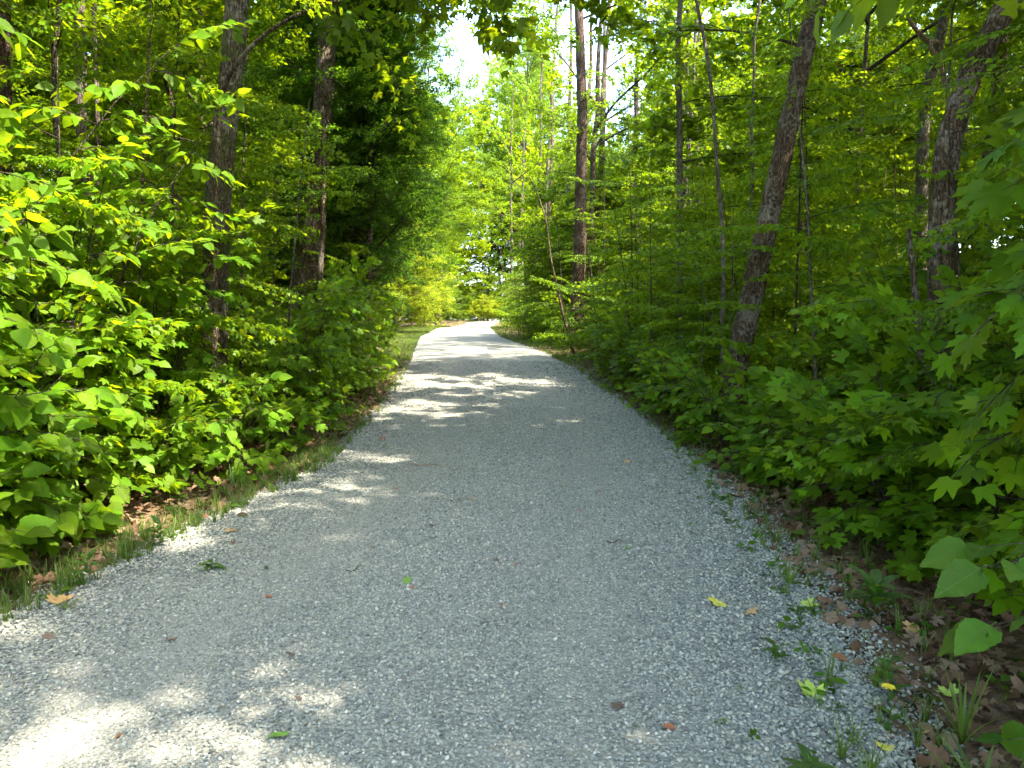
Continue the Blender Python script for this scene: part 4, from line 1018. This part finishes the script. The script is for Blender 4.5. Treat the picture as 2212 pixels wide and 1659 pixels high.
for a in [
    (-3.55, 4.75, 1.5, 'bright lime-lit ovate-leaved shrub nearest the left gravel edge', 1, dict(face=(.55, -.5, 0), toward=LT, size=.12, nst=6)),
    (-3.75, 5.7, 2.3, 'arching ovate shrub just left of the mossy trunk foot', 2, dict(face=(.55, -.5, 0), toward=LT, size=.115, nst=6)),
    (-4.15, 4.9, 3.0, 'tall broad-leaved shrub filling the left edge of the view', 3, dict(face=(.55, -.5, 0), toward=LT, size=.125, nst=7, sprayL=(.4, .9))),
    (-4.9, 5.9, 4.2, 'tallest ovate-leaved shrub at upper left behind the front ones', 4, dict(face=(.55, -.5, 0), toward=LT, size=.12, nst=7, sprayL=(.5, 1.0))),
    (-4.2, 6.7, 3.4, 'leafy shrub directly in front of the thin dark stem on the left', 5, dict(face=(.55, -.5, 0), toward=LT, size=.11, nst=7)),
    (-3.75, 7.6, 2.6, 'maple sapling with star leaves between mossy trunk and drive', 6, dict(face=(.55, -.5, 0), sp='maple', toward=LT, size=.10, nst=5)),
    (-3.1, 9.6, 1.9, 'low maple bush spreading right of the mossy trunk over the litter', 7, dict(face=(.55, -.5, 0), sp='maple', toward=LT, size=.095, nst=6)),
    (-3.15, 11.2, 2.3, 'shaded shrub on the left margin in front of the stout dark trunk', 8, dict(face=(.55, -.5, 0), sp='ovate', toward=LT, size=.095, nst=6)),
    (-3.2, 12.6, 2.6, 'upright light green sapling at the margin beside the low leafy beech', 9, dict(face=(.55, -.5, 0), sp='maple', toward=LT, size=.10, nst=5)),
    (-2.95, 7.5, .9, 'low shrub on the litter hiding the foot of the mossy trunk', 15, dict(face=(.55, -.5, 0), toward=LT, size=.10, nst=5, sprayL=(.25, .5))),
    (-2.85, 8.7, .7, 'small maple bush between the mossy trunk and the gravel', 16, dict(sp='maple', toward=LT, size=.095, nst=4, sprayL=(.25, .5))),
    (-3.35, 4.0, .75, 'low wide-leaved plant at the lower left corner under the bright shrub', 10, dict(face=(.55, -.5, 0), toward=LT, size=.13, nst=4, sprayL=(.25, .45))),
    (-3.3, 5.1, .5, 'small rosette shrub on the leaf litter by the left gravel edge', 11, dict(face=(.55, -.5, 0), toward=LT, size=.11, nst=4, sprayL=(.2, .4))),
    (-3.3, 6.5, .8, 'knee-high sunlit shrub at the foot of the arching ovate shrub', 12, dict(face=(.55, -.5, 0), toward=LT, size=.105, nst=4, sprayL=(.25, .5))),
    (-3.25, 14.6, 1.7, 'dark low bush on the left margin in front of the bulging beech', 13, dict(sp='maple', toward=LT, size=.095, nst=7)),
    (-3.45, 16.0, 1.6, 'farthest low bush on the left margin under the bulging beech', 14, dict(toward=LT, size=.095, nst=7)),
    (2.7, 9.1, .95, 'rounded green shrub against the base of the split leaning trunk', 21, dict(face=(-.45, -.4, 0), tilt=.4, dr=(.05, .55), toward=RT, size=.10, nst=6)),
    (2.7, 7.6, 1.0, 'low layered shrub leaning to the gravel in front of the split trunk', 22, dict(face=(-.45, -.4, 0), tilt=.4, dr=(.05, .55), toward=RT, size=.105, nst=6)),
    (3.2, 6.9, 1.35, 'layered broad-leaved shrub left of the crooked grey trunk', 23, dict(face=(-.45, -.4, 0), tilt=.4, dr=(.05, .55), toward=RT, size=.11, nst=6)),
    (3.0, 5.6, 1.25, 'maple bush with flat overlapping leaf layers before the crooked trunk', 24, dict(face=(-.45, -.4, 0), tilt=.4, dr=(.05, .55), sp='maple', toward=RT, size=.115, nst=6, sprayL=(.4, .85))),
    (3.3, 4.7, 1.5, 'maple sapling at right whose leaf layers slope down to the drive', 25, dict(face=(-.45, -.4, 0), tilt=.4, dr=(.05, .55), sp='maple', toward=RT, size=.12, nst=5, sprayL=(.5, .9))),
    (4.3, 5.6, 2.4, 'broad-leaved shrub filling the gap right of the crooked grey trunk', 26, dict(face=(-.45, -.4, 0), tilt=.4, dr=(.05, .55), toward=RT, size=.115, nst=6, sprayL=(.4, .9))),
    (4.4, 7.9, 2.6, 'ovate shrub standing between the two grey trunks on the right', 27, dict(face=(-.45, -.4, 0), tilt=.4, dr=(.05, .55), toward=RT, size=.105, nst=7)),
    (2.75, 10.9, 1.2, 'low shrub on the right margin just past the split leaning trunk', 28, dict(face=(-.45, -.4, 0), tilt=.4, dr=(.05, .55), toward=RT, size=.10, nst=6)),
    (2.7, 12.6, 1.2, 'spreading low shrub on the right margin in mid distance', 29, dict(face=(-.45, -.4, 0), tilt=.4, dr=(.05, .55), toward=RT, size=.10, nst=6)),
    (2.6, 14.6, 1.3, 'low maple bush on the right margin short of the straight reddish trunk', 30, dict(face=(-.45, -.4, 0), tilt=.4, dr=(.05, .55), sp='maple', toward=RT, size=.10, nst=6)),
    (2.5, 16.6, 1.5, 'farthest of the low bushes lining the right margin', 31, dict(face=(-.45, -.4, 0), tilt=.4, dr=(.05, .55), sp='ovate', toward=RT, size=.10, nst=7)),
]:
    NL.append(shrub(a[0], a[1], a[2], a[3], a[4], **a[5]))
# right foreground, rooted beyond the frame edge and reaching in
NL.append(shrub(2.5, 2.9, 2.9, 'maple sapling whose big leaves hang into the right edge of the view', 41, sp='maple', size=.13, nst=3, spread=.2, toward=RT, sprayL=(.3, .55), tilt=.4, dr=(.1, .7), name='maple_sapling', cat='sapling', keep_road=False, face=(-.4, -.4, 0), big=1.0,
    sprays=[((2.5, 2.9, 2.5), (1.86, 2.5, 2.1), .13), ((2.4, 2.8, 2.0), (1.68, 2.75, 1.62), .13), ((2.35, 2.6, 3.05), (1.55, 2.25, 2.85), .15), ((2.5, 3.1, 1.6), (1.95, 3.1, 1.25), .12), ((2.6, 3.4, 1.2), (2.0, 3.3, .95), .12), ((2.3, 2.5, 2.4), (1.75, 2.1, 2.3), .14)]))
NL.append(shrub(1.95, 2.35, .7, 'hazel shrub with very large toothed leaves at the lower right corner', 42, sp='ovate', size=.13, nst=1, spread=.4, toward=RT, sprayL=(.2, .35), name='hazel_shrub', keep_road=False, leafset='hazel', face=(-.25, -.7, 0), tilt=.8, dr=(.05, .7), big=1.0, gap=.12,
    sprays=[((1.85, 2.2, .92), (1.36, 1.95, 1.0), .135), ((1.75, 2.0, .85), (1.38, 1.8, .84), .135), ((1.65, 1.75, .5), (1.26, 1.58, .44), .14)]))
NL.append(shrub(2.9, 2.4, 1.2, 'broad-leaved tree limb hanging toothed leaves into the top right of the view', 43, sp='ovate', size=.14, nst=1, spread=.2, toward=RT, name='overhanging_sapling', cat='sapling', keep_road=False, face=(-.4, -.4, 0), big=1.0, gap=.11,
    sprays=[((1.9, 2.3, 2.95), (.85, 2.15, 2.68), .14), ((1.7, 2.2, 2.98), (1.15, 2.3, 2.80), .14)]))

# ------------------------------------------------------------------ single things on the ground
def curled(sp, seed, curl):
    V, F, U = maple(2) if sp == 'maple' else ovate(8, .6, .2, .3, .2)
    V = V.copy(); r = random.Random(seed); V[:, 1] -= .4
    V[:, 2] = .10 + curl * (V[:, 0] ** 2 * 1.5 + .35 * V[:, 1] ** 2) + .06 * np.sin(7 * V[:, 0] + r.uniform(0, 6)) * np.cos(5 * V[:, 1])
    return V, F, U
def ground_z(x, y):
    l, r = edges(y); return gz(x, y) + (.018 if l < x < r else .01)
def fallen(x, y, sp, mat, size, label, seed, curl=.35, group=None, tilt=.15):
    V, F, U = curled(sp, seed, curl); r = random.Random(seed)
    o = link('fallen_leaf', mesh_np('fallen_leaf', V, F, [M[mat]], U, smooth=False))
    o.location = (x, y, ground_z(x, y)); o.rotation_euler = (r.gauss(0, tilt), r.gauss(0, tilt), r.uniform(0, 6.28)); o.scale = (size,) * 3
    return tag(o, label, 'leaf', group)
for i, a in enumerate([
    (1.70, 4.0, 'maple', 'fall_lime', .10, 'pale lime maple leaf lying where gravel meets leaf litter at right'),
    (1.30, 3.02, 'maple', 'fall_lime', .11, 'big yellow-green maple leaf standing tilted on the lower right gravel'),
    (1.16, 3.97, 'maple', 'fall_yellow', .10, 'yellow maple leaf on the right gravel beside a brown one'),
    (1.32, 3.86, 'maple', 'dead_tan', .08, 'tan curled leaf on the right gravel beside the yellow maple leaf'),
    (1.58, 3.36, 'ovate', 'dead_rust', .09, 'rust red leaf on the gravel near the lower right weeds'),
    (-.64, 4.28, 'ovate', 'fall_green', .09, 'fresh green leaf lying alone in the middle left of the drive'),
    (-.89, 2.62, 'ovate', 'fall_green', .085, 'green leaf lying on the gravel at the bottom edge of the view'),
    (-.05, 3.9, 'ovate', 'dead_brown', .06, 'small brown leaf lying in the centre of the drive'),
    (-.35, 6.3, 'maple', 'dead_tan', .07, 'tan curled leaf in the centre of the drive farther up'),
    (-2.15, 5.42, 'maple', 'dead_tan', .09, 'tan leaf on the left gravel edge under the shrubs'),
    (-2.25, 5.9, 'ovate', 'dead_dark', .11, 'long dark dead leaf on the left gravel edge'),
    (-1.72, 3.52, 'ovate', 'dead_brown', .07, 'brown leaf on the left of the drive between sun patches'),
    (-2.36, 3.55, 'ovate', 'dead_dark', .08, 'dark brown leaf lying near the left sun patch'),
    (-2.62, 4.05, 'maple', 'dead_tan', .12, 'orange tan maple leaf on the litter at the lower left corner'),
    (1.3, 8.0, 'maple', 'dead_tan', .09, 'orange leaf in the right sun patch in mid drive'),
    (-1.75, 9.6, 'maple', 'dead_rust', .10, 'rusty leaf in the sun patch by the left gravel edge'),
    (1.62, 2.75, 'ovate', 'dead_tan', .08, 'tan leaf at the gravel edge low on the right by the grass tuft'),
    (.62, 2.72, 'ovate', 'dead_rust', .06, 'small rust leaf at the bottom of the drive, right of centre'),
    (1.42, 2.62, 'maple', 'fall_yellow', .06, 'small yellow leaf at the bottom right of the gravel'),
    (1.95, 3.1, 'maple', 'fall_lime', .09, 'yellowish leaf on the brown litter beside the grass tuft at right'),
    (2.15, 3.75, 'maple', 'dead_tan', .10, 'pale tan maple leaf on the litter below the hazel'),
]): fallen(*a, seed=200 + i, tilt=.55 if 'tilted' in a[5] else .2)
rf = random.Random(12)
for i in range(46):
    y = 2.5 + 14 * rf.random() ** 1.2; l, r = edges(y); x = rf.uniform(l + .1, r - .1)
    dark = rf.random() < .5
    fallen(x, y, rf.choice(('ovate', 'ovate', 'maple')), 'dead_dark' if dark else rf.choice(('dead_brown', 'dead_rust')), rf.uniform(.03, .06), ('tiny dark' if dark else 'tiny brown') + ' leaf scrap scattered on the gravel of the drive', 300 + i, group=('dark' if dark else 'brown') + ' leaf scraps on the gravel')
def stick(x, y, az, L, rad, label, mat='twig', group=None):
    P = np.array([[L * t, .04 * L * math.sin(5 * t + x), .012 + .01 * math.sin(9 * t)] for t in np.linspace(-.5, .5, 8)])
    V, F, U = tube_np(P, np.linspace(rad, rad * .5, 8), 6); o = link('twig', mesh_np('twig', V, F, [M[mat]], U, smooth=True))
    o.location = (x, y, ground_z(x, y)); o.rotation_euler = (0, 0, az); tag(o, label, 'twig', group)
stick(-.95, 7.85, -.25, .42, .008, 'pale straight twig lying across the drive left of centre', 'wood_bare')
stick(.75, 5.1, .2, .14, .005, 'short dark twig on the right half of the drive')
stick(1.55, 2.5, .1, .5, .009, 'dark stick at the gravel edge at the bottom right')
stick(2.35, 11.6, 2.6, .9, .014, 'bleached dead stick in the weeds on the right margin', 'wood_bare')
stick(-1.0, 4.5, 1.0, .16, .004, 'thin dark twig left of the lone green leaf')

def rosette(name, x, y, h, n, wleaf, label, seed, mat, cat='plant', erect=.6, stem=False, flower=False):
    r = random.Random(seed); root = thing(name, (x, y, ground_z(x, y) - .01), label, cat)
    if stem:
        V, F, U = tube_np([(0, 0, 0), (.01, .01, h * .5), (.0, .02, h)], [.004, .003, .002], 5); link('stem', mesh_np('stem', V, F, [M['herb']], U), root)
    for i in range(n):
        az = i * 2.4 + r.uniform(-.3, .3); el = erect + r.uniform(-.25, .3); L = h * r.uniform(.6, 1.05) if not stem else wleaf * r.uniform(2.0, 3.2)
        V, Fq, U = [], [], []
        zb = 0 if not stem else h * (.25 + .65 * i / n)
        for j in range(7):
            t = j / 6; w = wleaf * (math.sin(PI * min(1, t ** .7)) ** .8 if stem else (1 - t) ** .6) * .5 if 0 < j < 6 else (wleaf * .12 if j == 0 else 0)
            c = np.array([L * t * math.cos(el) * (1 + .25 * t), 0, zb + L * (math.sin(el) * t - .45 * math.cos(el) * t * t)])
            V += [c + [0, -w, w * .3], c, c + [0, w, w * .3]]; U += [(.5 - .3, t), (.5, t), (.8, t)]
        for j in range(6):
            for k in (0, 1):
                q = j * 3 + k; Fq += [(q, q + 1, q + 4), (q, q + 4, q + 3)]
        o = link('leaf', mesh_np('leaf', np.array(V), np.array(Fq), [M[mat]], np.array(U, float), smooth=True), root); o.rotation_euler = (0, 0, az)
    if flower:
        V, F = [], []
        for k in range(8):
            a = k * PI / 4; b = len(V); V += [(0, .02, h), (.022 * math.cos(a - .35), .02 + .022 * math.sin(a - .35), h + .008), (.03 * math.cos(a), .02 + .03 * math.sin(a), h + .004), (.022 * math.cos(a + .35), .02 + .022 * math.sin(a + .35), h + .008)]
            F += [(b, b + 1, b + 2), (b, b + 2, b + 3)]
        link('blossom', mesh_np('blossom', np.array(V), np.array(F), [M['petal']], np.full((len(V), 2), .5)), root)
    return root
rosette('flower', 1.52, 2.78, .17, 4, .022, 'small yellow flower on a thin stem at the lower right gravel edge', 1, 'herb', 'flower', stem=True, flower=True)
rosette('grass_tuft', 1.78, 2.72, .42, 14, .016, 'tall grass tuft on the litter right of the yellow flower', 2, 'grass', 'grass', erect=1.15)
rosette('grass_tuft', 1.62, 2.36, .30, 12, .024, 'broad-bladed grass tuft at the very bottom right', 3, 'grass', 'grass', erect=.8)
rosette('grass_tuft', 1.72, 4.35, .30, 13, .014, 'grass tuft at the gravel edge behind the pale lime leaf', 4, 'grass', 'grass', erect=1.0)
rosette('grass_tuft', 1.22, 2.55, .20, 9, .012, 'thin grass tuft growing in the gravel at lower right', 5, 'grass', 'grass', erect=1.1)
rosette('grass_tuft', -2.52, 3.95, .13, 16, .010, 'sunlit mossy grass clump on the lower left gravel edge', 6, 'grass', 'grass', erect=.8)
rosette('grass_tuft', -2.75, 7.0, .42, 9, .014, 'long arching grass tuft on the left margin by the mossy trunk', 7, 'grass', 'grass', erect=1.1)
rosette('grass_tuft', 1.95, 5.2, .26, 11, .012, 'grass tuft on the right margin below the sloping maple layers', 8, 'grass', 'grass', erect=1.0)
rosette('weed', 1.62, 2.98, .24, 9, .035, 'leafy upright weed with pale leaves behind the yellow flower', 11, 'herb', 'weed', stem=True)
rosette('weed', 2.05, 3.95, .22, 12, .07, 'broad bushy weed on the litter at right below the maple layers', 12, 'herb', 'weed', stem=True)
rosette('weed', -2.62, 4.35, .22, 9, .04, 'slender weed between litter and gravel at lower left', 13, 'herb', 'weed', stem=True)
rosette('weed', -2.55, 5.1, .2, 10, .045, 'pale feathery weed on the left gravel edge under the shrubs', 14, 'herb', 'weed', stem=True)
rosette('weed', 1.25, 3.3, .1, 7, .03, 'small green weed rooted in the right gravel', 15, 'herb', 'weed', stem=True)
rosette('weed', -1.95, 4.55, .07, 8, .035, 'low flat weed growing in the left gravel', 16, 'herb', 'weed', stem=True, erect=.3)
rosette('weed', 1.05, 2.42, .09, 8, .035, 'low weed in the gravel at the bottom right', 17, 'herb', 'weed', stem=True, erect=.3)
